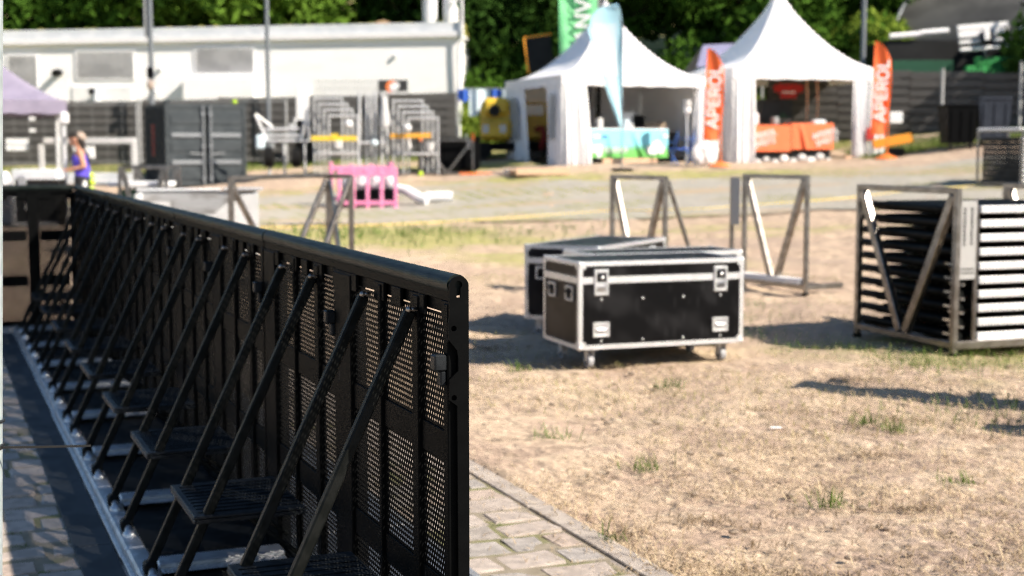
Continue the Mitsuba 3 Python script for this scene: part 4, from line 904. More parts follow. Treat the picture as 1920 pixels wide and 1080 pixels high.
t = new('drinks_fridge', 'dark green drinks fridge with a lit mountain picture at the back of the left tent', 'fridge')
part(t, 'cabinet', MB().box(.82, 1.5, 2.2, 2.8, zb + .2, zb + 2.05, .02), 'deep_green', W1); part(t, 'door', MB().box(.88, 1.44, 2.15, 2.199, zb + .9, zb + 1.95, .01), 'crate_green', W1); part(t, 'shelf_band', MB().box(.88, 1.44, 2.13, 2.149, zb + 1.15, zb + 1.3, .01), 'paleblue', W1)
for i, (x, y, w_, h_, mt, lb) in enumerate([(2.18, .4, .15, .26, 'paleblue', 'pale blue cup stack on the blue-green counter'), (1.55, .9, .16, .3, 'grey_panel', 'grey kettle on the counter in the left tent'), (2.65, 1.4, .5, .5, 'grey_panel', 'grey kitchen appliance behind the counter in the left tent'), (2.62, 1.2, .3, .2, 'galvanised', 'small steel pot behind the counter in the left tent'), (3.0, 1.3, .35, .4, 'plastic_black', 'black coffee machine behind the counter in the left tent'), (3.55, 1.6, 1.0, .18, 'card_brown', 'low brown box behind the right end of the left counter')]):
    m = MB().box(x - w_ / 2, x + w_ / 2, y - .15, y + .15, zb + 1.075 - (.085 if y > 1 else 0), zb + 1.08 + h_, .03); solo('counter_item', lb, 'kitchen item', m, mt, W1)
part(c1, 'back_table', MB().box(1.9, 4.2, 1.0, 1.8, zb + .5, zb + .985, .01), 'plastic_black', W1)
# right tent
t2 = new('pagoda_tent', 'right white pagoda tent with orange counters, its peak cut by the top edge', 'tent', 'white pagoda tents')
O2, w2_, A2 = (6.55, 42.6), 4.95, 13
zb2 = gz(8.6, 43); W2 = pagoda(t2, O2, A2, w2_, 3.92, 2.55, (zb2 - .15, zb2 + .08), .34, power=1.65)
z0_, z1_ = zb2 - .18, zb2 + .05
curtain(t2, W2, (0, 0), (.78, 0), 3.62, z0_, z0_, .9, 1.0, .09, 3, 'tent_white')
curtain(t2, W2, (w2_ - 1.05, .0), (w2_ - .55, .0), 3.65, z1_ + .06, z1_ + .06, 1, 1.0, .06, 3)
curtain(t2, W2, (w2_ - .5, -.03), (w2_, -.03), 3.65, z1_ + .06, z1_ + .1, 1, 1, .06, 2)
curtain(t2, W2, (0, .05), (0, 1.7), 3.62, z0_, z0_, 1, .5, .06, 4)
part(t2, 'back_wall', MB().box(.1, 2.0, w2_ - .06, w2_ - .045, z0_ + .1, 3.85), 'tent_cloth', W2)
for x in (3.05, 3.4): part(t2, 'tie_rope', MB().path([(x, 1.5, 3.7), (x + .04, 1.5, 3.0), (x + .02, 1.5, 2.2)], .03, 6), 'wood_pale', W2)
part(t2, 'floor', MB().box(.8, w2_ - .05, .25, w2_ - .1, zb2 - .2, zb2 - .02), 'plastic_black', W2)
for i, (x0, x1, lb) in enumerate([(.62, 1.95, 'left orange bar counter with white lettering in the right tent'), (1.97, 3.34, 'right orange bar counter with a sagging cloth in the right tent')]):
    c = new('bar_counter', lb, 'counter', 'orange counters of the right tent')
    zz = zb2 + .02 + i * .06
    part(c, 'worktop', MB().box(x0, x1, .16, .8, zz + 1.02, zz + 1.06, .01), 'counter_orange', W2); part(c, 'body', MB().box(x0 + .03, x1 - .03, .25, .78, zz - .05, zz + 1.019, .01), 'tarp_black', W2)
    cloth_banner(c, W2, x0, x1, .14, zz + .27, zz + 1.05, 'counter_orange', fold=.2 if i else None)
    xm = x0 + .35 if i == 0 else x1 - .33; rt = math.radians(14)
    letters(c, W2, 'APEROL', .17, xm + .05, .10, zz + .76, 'print_white', rt); letters(c, W2, 'SPRITZ', .15, xm + .1, .10, zz + .53, 'print_white', rt)
r_ = np.random.default_rng(9)
for i in range(9):
    x = .85 + i * .29; s = .07 + .05 * r_.random()
    solo('paper_bag', ['crumpled white paper bag at the left foot of the orange counters', 'second crumpled white bag from the left under the orange counters', 'third crumpled white bag from the left under the orange counters', 'fourth crumpled bag from the left under the orange counters', 'fifth crumpled bag from the left, under the counter joint', 'sixth crumpled bag from the left under the orange counters', 'seventh crumpled bag from the left under the orange counters', 'eighth crumpled bag from the left under the orange counters', 'rightmost crumpled white bag under the orange counters'][i], 'bag', MB().ball([x, .1, zb2 - .06 + i * .012 + .1 * (i % 2)], s, 2, (1.3, .6, 1)), 'grey_panel' if i % 3 else 'print_white', W2, 'bags under the orange counters', smooth=True)
t = new('red_sign', 'red shield-shaped sign hanging inside the right tent', 'sign')
P = Polygon([(-.52, .2), (-.3, .26), (.3, .26), (.52, .2), (.48, 0), (.3, -.02), (.26, -.2), (-.26, -.2), (-.3, -.02), (-.48, 0)])
part(t, 'panel', MB().prism(P, .03, frame4([2.75, 2.2, 3.3], [1, 0, 0], [0, 0, 1])), 'red', W2); part(t, 'lettering', MB().box(2.52, 2.98, 2.155, 2.165, 3.26, 3.32), 'print_white', W2)
t = new('drinks_fridge', 'tall dark fridge with a faint green picture at the back of the right tent', 'fridge')
part(t, 'cabinet', MB().box(2.0, 3.1, 2.6, 3.2, zb2, zb2 + 1.95, .02), 'screen_dark', W2); part(t, 'picture', MB().prism(Polygon([(-.25, -.3), (.4, -.3), (.4, 0), (.1, .3), (-.2, .0)]), .01, frame4([2.65, 2.595, zb2 + 1.25], [1, 0, 0], [0, 0, 1])), 'deep_green', W2); part(t, 'picture_band', MB().box(2.4, 3.05, 2.575, 2.58, zb2 + 1.2, zb2 + 1.32), 'grey_inner', W2)
for i, (x, y, w_, h_, mt, lb) in enumerate([(1.05, .9, .7, .22, 'plastic_black', 'black till on the left orange counter'), (1.05, .8, .18, .34, 'print_white', 'white spray bottle on the left orange counter'), (1.58, .5, .18, .22, 'pale_pole', 'pale cup stack beside the counter joint'), (3.0, .5, .42, .14, 'paleblue', 'white tray on the right orange counter')]):
    solo('counter_item', lb, 'kitchen item', MB().box(x - w_ / 2, x + w_ / 2, y - .12, y + .12, zb2 + 1.1, zb2 + 1.11 + h_, .03), mt, W2)
for x in (3.75, 4.3, 4.85): solo('wood_block', {3.75: 'pale wooden block under the left of the gathered curtains of the right tent', 4.3: 'pale wooden block under the middle of the right tent curtains', 4.85: 'pale wooden block under the outer corner of the right tent'}[x], 'block', MB().box(x - .09, x + .09, -.1, .1, zb2 - .06, zb2 + .16, .01), 'wood_pale', W2)
solo('red_bag', 'small red bag hanging in the gathered curtain of the right tent', 'bag', MB().box(4.28, 4.55, -.15, -.08, zb2 + .62, zb2 + 1.0, .03), 'red', W2)
# lilac roof behind
t = new('lilac_canopy', 'lilac-grey pitched canopy roof between the two white tents, farther back', 'tent')
v = [[6.3, 49, 4.3], [8.6, 48.6, 4.3], [6.9, 52, 5.25], [8.4, 51.6, 5.3], [6.3, 53, 4.3], [8.6, 53, 4.3]]
part(t, 'roof', MB().raw(v, [[0, 1, 3, 2], [2, 3, 5, 4]]), 'lilac_cloth')
for x, y in ((6.35, 49.1), (8.5, 48.8), (6.35, 52.9), (8.5, 52.9)): part(t, 'leg', MB().tube([x, y, gz(x, y)], [x, y, 4.3], .04), 'post_grey')
# ---------------------------------------------------------------- flags
def sheet(fx, nu=16, nv=40):
    return MB().grid(np.array([[fx(u, v) for v in np.linspace(0, 1, nv)] for u in np.linspace(0, 1, nu)]))
t = new('teardrop_flag', 'pale blue teardrop flag in front of the left white tent', 'flag')
fx_, fy_, fz_ = 2.98, 38.9, gz(2.98, 38.9)
def tear(v):                      # left and right edge, v from tip (0) to crown (1)
    w = .04 + 1.1 * v ** .9 if v < .8 else (.04 + 1.1 * .8 ** .9) * math.sqrt(max(0, 1 - ((v - .8) / .2) ** 2)) ** .9 + .02
    return w
def tf(u, v):
    z = fz_ + 1.15 + 3.35 * v; w = tear(v); xr = fx_ - (.12 * ((v - .8) / .2) ** 2 if v > .8 else 0)
    return (xr - w * (1 - u) * (1 if v < .8 else .92), fy_ - .06 * math.sin(u * 3 + v * 4), z)
part(t, 'cloth', sheet(tf), 'lightblue', smooth=True)
def tf2(u, v):
    a = tf(.12 + .7 * u, .42 + .42 * v); return (a[0], a[1] - .012, a[2])
part(t, 'pale_panel', sheet(tf2), 'paleblue', smooth=True)
part(t, 'mast', MB().path([(fx_ + .01, fy_, fz_), (fx_ + .01, fy_, fz_ + 3.8), (fx_ - .1, fy_, fz_ + 4.3), (fx_ - .38, fy_, fz_ + 4.52), (fx_ - .7, fy_, fz_ + 4.4)], [.02, .018, .014, .012, .01], 8), 'pole_metal', smooth=50)
part(t, 'foot', MB().box(fx_ - .25, fx_ + .3, fy_ - .25, fy_ + .25, fz_ - .01, fz_ + .07, .02), 'rubber')
def feather(lb, x, y, z, h0, h1, w):
    t = new('feather_flag', lb, 'flag', 'orange feather flags')
    def ff(u, v):
        top = h1 if u < .05 else h1 - .55 * (u ** 2.2)
        return (x - w + w * u + .07 * math.sin(v * 3) * u - .10 * (1 - v) + .05, y - .05 * math.sin(v * 5 + u * 4), z + h0 + (top - h0) * v)
    part(t, 'cloth', sheet(ff, 14, 40), 'orange_cloth', smooth=True)
    m = meshkit.text_mesh('APEROL', .37, .01, True); b = m.bounds; m.apply_translation([-(b[0, 0] + b[1, 0]) / 2, -(b[0, 1] + b[1, 1]) / 2, 0])
    s_ = min(1.0, 1.75 / (b[1, 0] - b[0, 0])); F = frame4([x - w / 2 + .01, y - .075, z + h0 + (h1 - h0) * .47], [.05 * s_, 0, s_], [-s_, 0, .05 * s_]); part(t, 'lettering', MB().mesh(m, F), 'print_white')
    part(t, 'mast', MB().tube([x + .02, y, z], [x + .0, y, z + h1 - .5], .018, n=8), 'orange')
    part(t, 'foot', MB().path([(x, y, z), (x, y, z + .05), (x, y, z + .14)], [.34, .26, .05], 16), 'orange')
feather('orange feather flag with white lettering between the two white tents', 5.83, 40.0, gz(5.83, 40) + .02, .72, 3.28, .44)
feather('orange feather flag with white lettering at the right end of the right tent', 10.72, 40.9, gz(10.7, 40.9), .68, 3.33, .44)
t = new('banner_flag', 'tall green flag with white letters behind the left white tent', 'flag')
gx, gy = 2.95, 50.0
part(t, 'cloth', sheet(lambda u, v: (gx - 1.35 + 1.35 * u + .05 * (1 - v), gy - .12 * math.sin(u * 8 + v * 3) * (1 - .4 * u), 4.6 + 3.6 * v - .35 * (1 - u) * (1 - v)), 24, 30), 'flag_green', smooth=True)
m = meshkit.text_mesh('ANVA', .42, .01, True); b = m.bounds; m.apply_translation([-b[0, 0], -(b[0, 1] + b[1, 1]) / 2, 0]); part(t, 'lettering', MB().mesh(m, frame4([gx - .5, gy - .16, 5.15], [0, 0, 1.25], [-1.25, 0, 0])), 'print_white')
part(t, 'mast', MB().tube([gx + .06, gy, gz(gx, gy)], [gx + .06, gy, 9], .035), 'post_grey')
t = new('dark_board', 'dark tilted board with an orange edge left of the green flag', 'board')
part(t, 'panel', MB().box(-.48, .42, -.03, .03, 0, 1.2, .01), 'tarp_black', T().translate([1.1, 50.6, 4.25]).rotate([0, 1, 0], -8)); part(t, 'edge', MB().box(-.52, .46, -.04, .04, 1.2, 1.27, .01), 'orange_wood', T().translate([1.1, 50.6, 4.25]).rotate([0, 1, 0], -8)); part(t, 'edge', MB().box(-.55, -.482, -.04, .04, 0, 1.2, .01), 'orange_wood', T().translate([1.1, 50.6, 4.25]).rotate([0, 1, 0], -8))
part(t, 'stand', MB().tube([1.1, 50.65, gz(1.1, 50.6)], [1.1, 50.65, 4.5], .05), 'bark')
# ---------------------------------------------------------------- things round the tents
t = new('folding_chair', 'blue folding chair between the two tents', 'chair')
Wk = at(4.85, 41.1, gz(4.85, 41.1), 25)
for x in (-.28, .28): part(t, 'leg', MB().bar([x, .05, 0], [x, -.3, .95], .035, .035, .006), 'chair_blue', Wk); part(t, 'leg', MB().bar([x, -.3, 0], [x, .25, .5], .035, .035, .006), 'chair_blue', Wk); part(t, 'armrest', MB().box(x - .03, x + .03, -.3, .2, .62, .66, .01), 'chair_blue', Wk)
part(t, 'seat', MB().box(-.27, .27, -.25, .22, .42, .47, .015), 'blue', Wk); part(t, 'backrest', MB().bar([-.25, -.28, .75], [.25, -.28, .75], .5, .03, .01), 'chair_blue', Wk)
t = new('lantern', 'white round lantern standing above the blue chair at the tent corner', 'lamp'); zc = gz(5.05, 41.3)
part(t, 'globe', MB().ball([5.05, 41.35, zc + 1.55], .12, 3), 'print_white', smooth=True); part(t, 'cap', MB().path([(5.05, 41.35, zc + 1.66), (5.05, 41.35, zc + 1.85)], [.13, .12], 12), 'grey_panel'); part(t, 'stand', MB().tube([5.05, 41.35, zc], [5.05, 41.35, zc + 1.45], .03), 'galvanised')
t = new('white_sack', 'white sack slumped at the foot of the left orange flag', 'sack'); m = MB().ball([5.5, 40.75, gz(5.5, 40.7) + .35], .38, 3, (1, .7, 1.0)); m.v[0] += (meshkit.fbm(m.v[0] * 4, 3)[:, None] - .5) * .3; m.ball([5.72, 40.75, gz(5.5, 40.7) + .75], .2, 2, (.8, .7, 1.6)); put(t, m, 'print_white', smooth=60)
t = new('wood_pallet', 'pale wooden pallet lying in front of the left tent', 'pallet')
Wp = at(.12, 37.9, gz(.9, 38) - .0, 12)
for i in range(3): part(t, 'runner', MB().box(.0 + i * .0, 1.42, i * .42, i * .42 + .1, .0, .02, .004), 'wood', Wp)
for i in range(3):
    for j in range(3): part(t, 'block', MB().box(j * .64, j * .64 + .14, i * .42, i * .42 + .1, .0205, .11, .006), 'wood_pale', Wp)
for i in range(7): part(t, 'deck_board', MB().box(0, 1.42, i * .135 - .01, i * .135 + .09, .1105 + rng.random() * .004, .16, .004), 'wood_pale', Wp)
part(t, 'front_board', MB().box(-.02, 1.44, -.045, -.011, .03, .2, .006), 'wood_pale', Wp)
t = new('grey_dish', 'grey plastic dish lying on the ground left of the pallet', 'dish'); put(t, MB().path([(.02, 39.6, gz(0, 39.6)), (.02, 39.6, gz(0, 39.6) + .1)], [.22, .3], 16), 'fascia_metal')
# yellow machine on a dark trailer
t = new('yellow_machine', 'yellow rounded machine housing on a dark trailer behind the left tent', 'machine'); zy = gz(.2, 45)
part(t, 'body', MB().box(-1.0, 1.35, 44.9, 46, zy + .55, zy + 1.75, .12), 'yellow'); part(t, 'hood', MB().box(-.95, -.05, 44.75, 45.9, zy + 1.3, zy + 1.9, .16), 'yellow'); part(t, 'side_lobe', MB().box(-.9, .0, 44.6, 44.89, zy + .6, zy + 1.25, .12), 'yellow')
part(t, 'intake', MB().tube([-.55, 44.7, zy + 1.5], [-.55, 44.6, zy + 1.5], .18, n=14), 'tarp_black'); part(t, 'white_panel', MB().box(.35, 1.0, 44.84, 44.895, zy + 1.35, zy + 1.68, .02), 'print_white')
for x in (-.82, -.28): part(t, 'label', MB().box(x - .1, x + .1, 44.58, 44.599, zy + .8, zy + 1.05, .005), 'grey_panel')
part(t, 'trailer', MB().box(-1.3, 1.6, 44.7, 46.1, zy + .25, zy + .5, .03), 'plastic_black')
for x in (-.9, 1.2): part(t, 'wheel', MB().tube([x, 44.62, zy + .25], [x, 44.45, zy + .25], .28, n=18), 'rubber', smooth=40)
part(t, 'hose', MB().path([(.75, 44.5, zy + .9), (.95, 44.4, zy + .95), (1.0, 44.4, zy + .7), (.9, 44.45, zy + .3)], .09, 8), 'dark_red', smooth=50)
# black crate with trolley frame in front
t = new('black_crate', 'large black crate behind the steel frame with orange caps', 'crate'); zk = gz(-1.8, 42)
part(t, 'body', MB().box(-2.75, -.95, 41.7, 42.7, zk + .08, zk + .92, .03), 'plastic_black'); part(t, 'lid', MB().box(-2.8, -.9, 41.65, 42.75, zk + .921, zk + 1.0, .03), 'plastic_black')
for x in (-2.6, -1.1): part(t, 'castor', MB().tube([x, 41.75, zk + .04], [x + .06, 41.75, zk + .04], .05, n=10), 'rubber')
t = new('barrier_trolley', 'steel frame with orange capped posts in front of the black crate', 'trolley', 'steel transport trolleys'); Wt = at(-1.87, 41.0, gz(-1.9, 41) - .02, 2)
trolley(t, Wt, 1.5, .5, 1.05, .032)
for x in (-.75, .75): part(t, 'orange_cap', MB().tube([x, 0, 1.0], [x, 0, 1.22], .05, n=10), 'orange', Wt, smooth=40); part(t, 'foot_mark', MB().box(x - .06, x + .06, -.1, .06, .0, .13, .02), 'hivis', Wt)
for x in (-1.12, .55): part(t, 'glint_bar', MB().bar([x, .02, 1.2], [x + .1, .0, .78], .07, .03, .01), 'bright_steel' if False else 'print_white', Wt)  # white bars that paint in the diagonal sun highlights
solo('red_bar', 'orange-red flat bar lying on the ground at the foot of the orange capped frame', 'bar', MB().box(-1.5, -.55, 40.5, 40.62, gz(-1, 40.5) - .01, gz(-1, 40.5) + .05, .01), 'orange')
# standing steel crowd barriers, strapped
def steel_barrier(lb, x, y, z, w, h, group, nr=2, rz=0):
    t = new('steel_barrier', lb, 'barrier', group); W = at(x, y, z, rz)
    for px_ in (0, w): part(t, 'upright', MB().tube([px_, 0, 0], [px_, 0, h], .028, n=8), 'galvanised', W, smooth=40)
    for i in range(nr): zz = h - .05 - i * (h - .6) / max(1, nr - 1) * .98; part(t, 'rail', MB().tube([0, 0, zz], [w, 0, zz], .035, n=8), 'galvanised', W, smooth=40)
on = ['first and tallest', 'second', 'third', 'fourth and lowest']
for i in range(4): steel_barrier(f'grey steel barrier standing on end with the yellow strap, {on[i]} of its group', -5.75 + i * .17, 41.6 - i * .22, gz(-5.4, 41.4) + .0, .82, 2.2 - i * .17, 'steel barriers standing under the yellow strap')
for i in range(4): steel_barrier(f'grey steel barrier standing on end with the orange strap, {on[i]} of its group', -3.45 + i * .16, 41.6 - i * .22, gz(-3.2, 41.4) + .0, .85, 2.15 - i * .17, 'steel barriers standing under the orange strap')
z = gz(-5.4, 41.4); solo('load_strap', 'yellow load strap tied round the left group of standing steel barriers', 'strap', MB().bar([-5.7, 40.55, z + 1.0], [-4.4, 40.55, z + 1.0], .03, .14, .01).bar([-5.15, 40.53, z + 1.05], [-4.9, 40.53, z + 1.1], .04, .12, .01), 'strap_yellow')
z = gz(-3.2, 41.4); solo('load_strap', 'orange-yellow load strap tied round the right group of standing steel barriers', 'strap', MB().bar([-3.45, 40.55, z + 1.08], [-2.3, 40.55, z + 1.1], .03, .13, .01), 'strap_orange')
for i, x in enumerate((-4.45, -4.27, -4.12, -3.98, -3.82, -3.66)):
    z = gz(x, 41.8); solo('scaffold_tube', f'grey scaffold tube standing between the barrier groups, ' + ['leftmost', 'second from the left', 'third from the left', 'third from the right', 'second from the right', 'rightmost'][i], 'tube', MB().tube([x, 41.8 + .1 * (i % 3), z], [x + .03 * math.sin(i * 2), 41.8 + .1 * (i % 3), z + 2.35 - .06 * (i % 3)], .042, n=10), 'galvanised', None, 'scaffold tubes standing upright', smooth=40)
z = gz(-4, 41.7); t = new('steel_rail', 'grey cross rail with a white clamp low on the scaffold tubes', 'rail'); part(t, 'bar', MB().tube([-4.5, 41.62, z + .85], [-3.6, 41.62, z + .85], .04), 'galvanised'); part(t, 'clamp', MB().ball([-4.0, 41.56, z + .85], .1, 2), 'paleblue', smooth=True)
t = new('cloth_bag', 'off-white long cloth bag hanging on the scaffold tubes', 'bag'); put(t, MB().path([(-3.72, 41.5, z + 2.2), (-3.7, 41.5, z + 1.9), (-3.68, 41.5, z + 1.4), (-3.66, 41.5, z + 1.3)], [.05, .11, .17, .14], 12), 'grey_panel', smooth=60)
for x, zz, lb in ((-4.62, 1.42, 'white clamp on the left strapped barriers'), (-2.95, 1.35, 'white clamp on the right strapped barriers')): solo('white_clamp', lb, 'clamp', MB().ball([x, 40.42, gz(x, 41) + zz], .11, 2), 'print_white', smooth=True)
for x, lb in ((-4.95, 'grey cup hanging below the yellow strap'), (-2.33, 'grey bucket hanging right of the orange strap')): solo('bucket', lb, 'bucket', MB().path([(x, 40.42, gz(x, 41) + .72), (x, 40.42, gz(x, 41) + .95)], [.12, .16], 12), 'grey_panel')
# cart with tangled steel frames, left of the standing barriers
t = new('frame_cart', 'cart loaded with tangled grey steel frames right of the container', 'cart'); zq = gz(-6.5, 41.6); Wq = at(-7.25, 41.6, zq, 3)
part(t, 'platform', MB().box(0, 1.35, 0, .6, 1.0, 1.07, .01), 'galvanised', Wq); part(t, 'rail', MB().tube([.05, .1, 1.35], [1.05, .1, 1.38], .045), 'galvanised', Wq); part(t, 'rail', MB().tube([.05, .1, 1.18], [1.1, .1, 1.18], .04), 'galvanised', Wq)
for a, b in (((.1, .1, 1.05), (-.22, .1, 1.8)), ((-.22, .1, 1.8), (.25, .3, 1.42)), ((1.1, .1, 1.05), (1.3, .1, 1.95)), ((1.3, .1, 1.95), (1.32, .1, 1.1)), ((.9, .2, 1.1), (.92, .2, 1.7)), ((.78, .2, 1.1), (.8, .2, 1.55)), ((.15, .1, 0), (.3, .1, 1.0)), ((.62, .1, 0), (.6, .1, 1.0)), ((1.2, .1, 0), (1.2, .1, 1.0))): part(t, 'frame_tube', MB().tube(a, b, .045, n=8), 'galvanised', Wq, smooth=40)
for x in (.05, .85): part(t, 'tyre', MB().tube([x, .0, .55], [x + .25, .0, .55], .3, n=14), 'rubber', Wq, smooth=40); 
part(t, 'mud_guard', MB().box(-.2, .05, -.1, .1, .78, 1.2, .05), 'paleblue', Wq)
# bins, orange beam, sign, hall at the right
def bin_(lb, x0, x1, y, h, m_, zz):
    t = new('waste_bin', lb, 'bin', 'wheeled waste bins'); z = zz
    P = np.array([[[x0 + .06, y, z + .18], [x1 - .06, y, z + .18], [x1 - .06, y + .8, z + .18], [x0 + .06, y + .8, z + .18]], [[x0, y - .06, z + h], [x1, y - .06, z + h], [x1, y + .9, z + h], [x0, y + .9, z + h]]])
    part(t, 'body', MB().raw(P.reshape(-1, 3), [[0, 1, 5, 4], [1, 2, 6, 5], [2, 3, 7, 6], [3, 0, 4, 7], [3, 2, 1, 0], [4, 5, 6, 7]]), m_)
    part(t, 'lid', MB().box(x0 - .03, x1 + .03, y - .1, y + .95, z + h + .001, z + h + .09, .04), m_)
    for i in range(3): xx = x0 + .14 + (x1 - x0 - .28) * i / 2; part(t, 'rib', MB().bar([xx, y - .015, z + .3], [xx, y - .06, z + h - .08], .06, .05, .01), m_)
    for x in (x0 + .14, x1 - .14): part(t, 'wheel', MB().tube([x - .03, y + .06, z + .09], [x + .03, y + .06, z + .09], .09, n=14), 'rubber', smooth=40)
bin_('black wheeled waste bin in front of the right board fence', 12.45, 13.3, 41.0, 1.22, 'plastic_black', gz(12.9, 41) - .02)
bin_('blue-grey ribbed wheeled waste bin right of the black one', 13.42, 14.35, 41.2, 1.28, 'bin_blue', gz(13.9, 41.2) + .0)
solo('orange_beam', 'orange wooden beam propped slantwise right of the right tent', 'beam', MB().bar([10.5, 41.6, gz(10.5, 41.6) + .42], [11.62, 41.5, gz(11.6, 41.5) + .5], .1, .28, .02), 'orange_wood')
solo('beam_support', 'dark block under the orange beam', 'block', MB().box(10.9, 11.4, 41.45, 41.65, gz(11, 41.5) - .02, gz(11, 41.5) + .28, .02), 'plastic_black')
t = new('notice', 'small white notice on the right board fence', 'sign'); part(t, 'plate', MB().box(12.28, 12.7, 46.55, 46.57, 2.35, 2.72, .005), 'print_white', T()); part(t, 'band', MB().box(12.31, 12.67, 46.54, 46.549, 2.47, 2.6, .002), 'paleblue')
t = new('arched_hall', 'dark arched hall behind the right board fence', 'building')
an = np.linspace(math.pi, 0, 25); e_, a_2 = np.array([.6, .8]), np.array([.8, -.6]); o_ = np.array([17.1, 59.6])
pr = np.stack([4.1 * np.cos(an), 3.2 + 4.75 * np.sin(an) ** .8], -1)
Pf = np.c_[o_ + pr[:, :1] * e_, pr[:, 1]]; Pb = np.c_[o_ + a_2 * 9 + pr[:, :1] * e_, pr[:, 1]]
part(t, 'roof', MB().grid(np.stack([Pf, Pb], 1)), 'tarp_dark', smooth=True)
Pg = np.c_[o_ - a_2 * .02 + pr[:, :1] * e_, pr[:, 1]]
m = MB(); m.raw(np.vstack([Pg, [[*(o_ - a_2 * .02), 3.2]]]), [[i, i + 1, 25] for i in range(24)]); part(t, 'end_wall', m, 'tarp_black')
part(t, 'lower_wall', MB().raw([[*(Pf[0, :2]), 1.5], [*(Pb[0, :2]), 1.5], [*(Pb[0, :2]), 3.19], [*(Pf[0, :2]), 3.19]], [[0, 1, 2, 3]]), 'tarp_black')
m = MB().path(Pf, .09, 8); part(t, 'edge_tube', m, 'pole_metal', smooth=50)
t = new('dark_shed', 'low black flat-roofed shed with white roof tubes behind the right board fence', 'shed')
part(t, 'body', MB().box(12.9, 19.5, 49.6, 53, 2, 5.25, .03), 'tarp_black'); part(t, 'green_strip', MB().box(13.1, 15.2, 49.5, 49.599, 4.1, 4.55, .01), 'deep_green')
for x0, x1, z in ((13.0, 14.0, 5.36), (14.05, 15.0, 5.48)): part(t, 'roof_tube', MB().tube([x0, 49.55, z], [x1, 49.5, z + .08], .1, n=12), 'print_white', smooth=40)
t = new('slatted_panel', 'white slatted panel with a lamp in its middle above the green crates', 'panel'); Wl = T().translate([15.0, 48.4, 4.78]).rotate([0, 1, 0], -4.5)
for i, (z, h) in enumerate(((.66, .2), (.42, .22), (.22, .12), (-.02, .13))): part(t, 'slat', MB().box(.02 * i, 1.75 - .02 * i, -.04, .04, z, z + h, .03), 'print_white', Wl)
part(t, 'lamp_housing', MB().box(.75, 1.15, -.2, -.05, .2, .6, .04), 'plastic_black', Wl); part(t, 'lamp_glass', MB().box(.82, 1.02, -.26, -.201, .28, .66, .04), 'print_white', Wl); part(t, 'bracket', MB().bar([.9, 0, -.2], [.9, 0, .2], .06), 'pole_metal', Wl)
part(t, 'mast', MB().tube([15.95, 48.5, 1.9], [15.95, 48.5, 4.6], .05), 'pole_metal')
for j in range(2):
    for i in range(6):
        x = 15.2 + i * .34; z = 3.99 + j * .29
        if j == 1 and i == 0: continue
        t = new('crate', f'green plastic crate above the right board fence, ' + ('lower' if j == 0 else 'upper') + ' row, ' + ['first', 'second', 'third', 'fourth', 'fifth', 'sixth'][i] + ' from the left', 'crate', 'green crates above the board fence')
        part(t, 'shell', MB().box(x, x + .32, 48.0, 48.35, z, z + .28, .015), 'crate_green'); part(t, 'grip_hole', MB().box(x + .1, x + .22, 47.99, 47.999, z + .17, z + .22, .001), 'deep_green')
t = new('rack', 'steel rack carrying the green crates behind the right board fence', 'rack')
for x in (15.25, 17.1): part(t, 'leg', MB().box(x - .04, x + .04, 48.1, 48.2, 1.9, 3.94), 'pole_metal')
part(t, 'shelf', MB().box(15.1, 17.3, 48, 48.4, 3.941, 3.985), 'pole_metal')
for x, z, h in ((17.35, 5.2, .55), (17.45, 4.25, .5)): solo('lamp_tube', {17.35: 'upper white lamp tube on the dark wall right of the slatted panel', 17.45: 'lower white lamp tube on the dark wall right of the slatted panel'}[x], 'lamp', MB().tube([x, 49.4, z], [x + .15, 49.4, z + h], .09, n=10), 'print_white' if z > 5 else 'pale_pole', smooth=40)
# ---------------------------------------------------------------- purple canopy, person and the things beside them, left
t = new('purple_canopy', 'purple-grey pop-up canopy at the left edge of the view', 'tent'); zc = gz(-9.2, 27)
Wg = pagoda(t, (-11.36, 26.1), 20, 3.1, 2.42, 1.1, (zc, zc), .26, 'purple_cloth', 1.3)
part(t, 'corner_joint', MB().box(2.98, 3.14, -.06, .08, 1.98, 2.2, .03), 'print_white', Wg)
solo('lidded_crate', 'black crate with a silver lid under the canopy, in front of the person', 'crate', MB().box(-9.3, -8.5, 26.6, 27.2, zc, zc + .86, .02), 'case_black')
t = 'lidded_crate'
part(t, 'lid', MB().box(-9.33, -8.47, 26.57, 27.23, zc + .861, zc + 1.06, .02), 'fascia_metal')
part(t, 'bottom_edge', MB().box(-9.32, -8.48, 26.56, 26.59, zc, zc + .07, .01), 'case_edge'); part(t, 'sticker', MB().box(-9.1, -8.85, 26.58, 26.598, zc + .3, zc + .42, .003), 'grey_panel'); part(t, 'edge', MB().box(-9.34, -9.27, 26.56, 26.63, zc, zc + .86, .01), 'case_edge'); part(t, 'latch', MB().box(-9.2, -9.05, 26.55, 26.569, zc + .74, zc + .95, .01), 'aluminium_dull')
for i, (x0, x1, z1, lb) in enumerate([(-10.4, -9.8, 1.1, 'white foam block under the purple canopy, the taller left one'), (-9.78, -9.36, .98, 'white foam block under the purple canopy, beside the black crate')]): solo('foam_block', lb, 'foam', MB().box(x0, x1, 27.3, 27.9, zc + .0, zc + z1 - .1, .04), 'print_white')
t = new('notice', 'white notice board fixed to the left board fence below the canopy', 'sign'); put(t, MB().box(-16.75, -16.0, 47.3, 47.33, 1.45, 1.85, .01), 'print_white')
for x, z in ((-15.85, 2.5), (-15.85, 2.12)): solo('wall_plate', 'upper small white plate on the left board fence' if z > 2.3 else 'lower small white plate on the left board fence', 'plate', MB().box(x - .1, x + .1, 47.28, 47.3, z - .06, z + .06, .01), 'print_white')
t = new('cloth_rack', 'pale steel frame with a cloth over it, behind the person', 'rack'); z = gz(-8.8, 30)
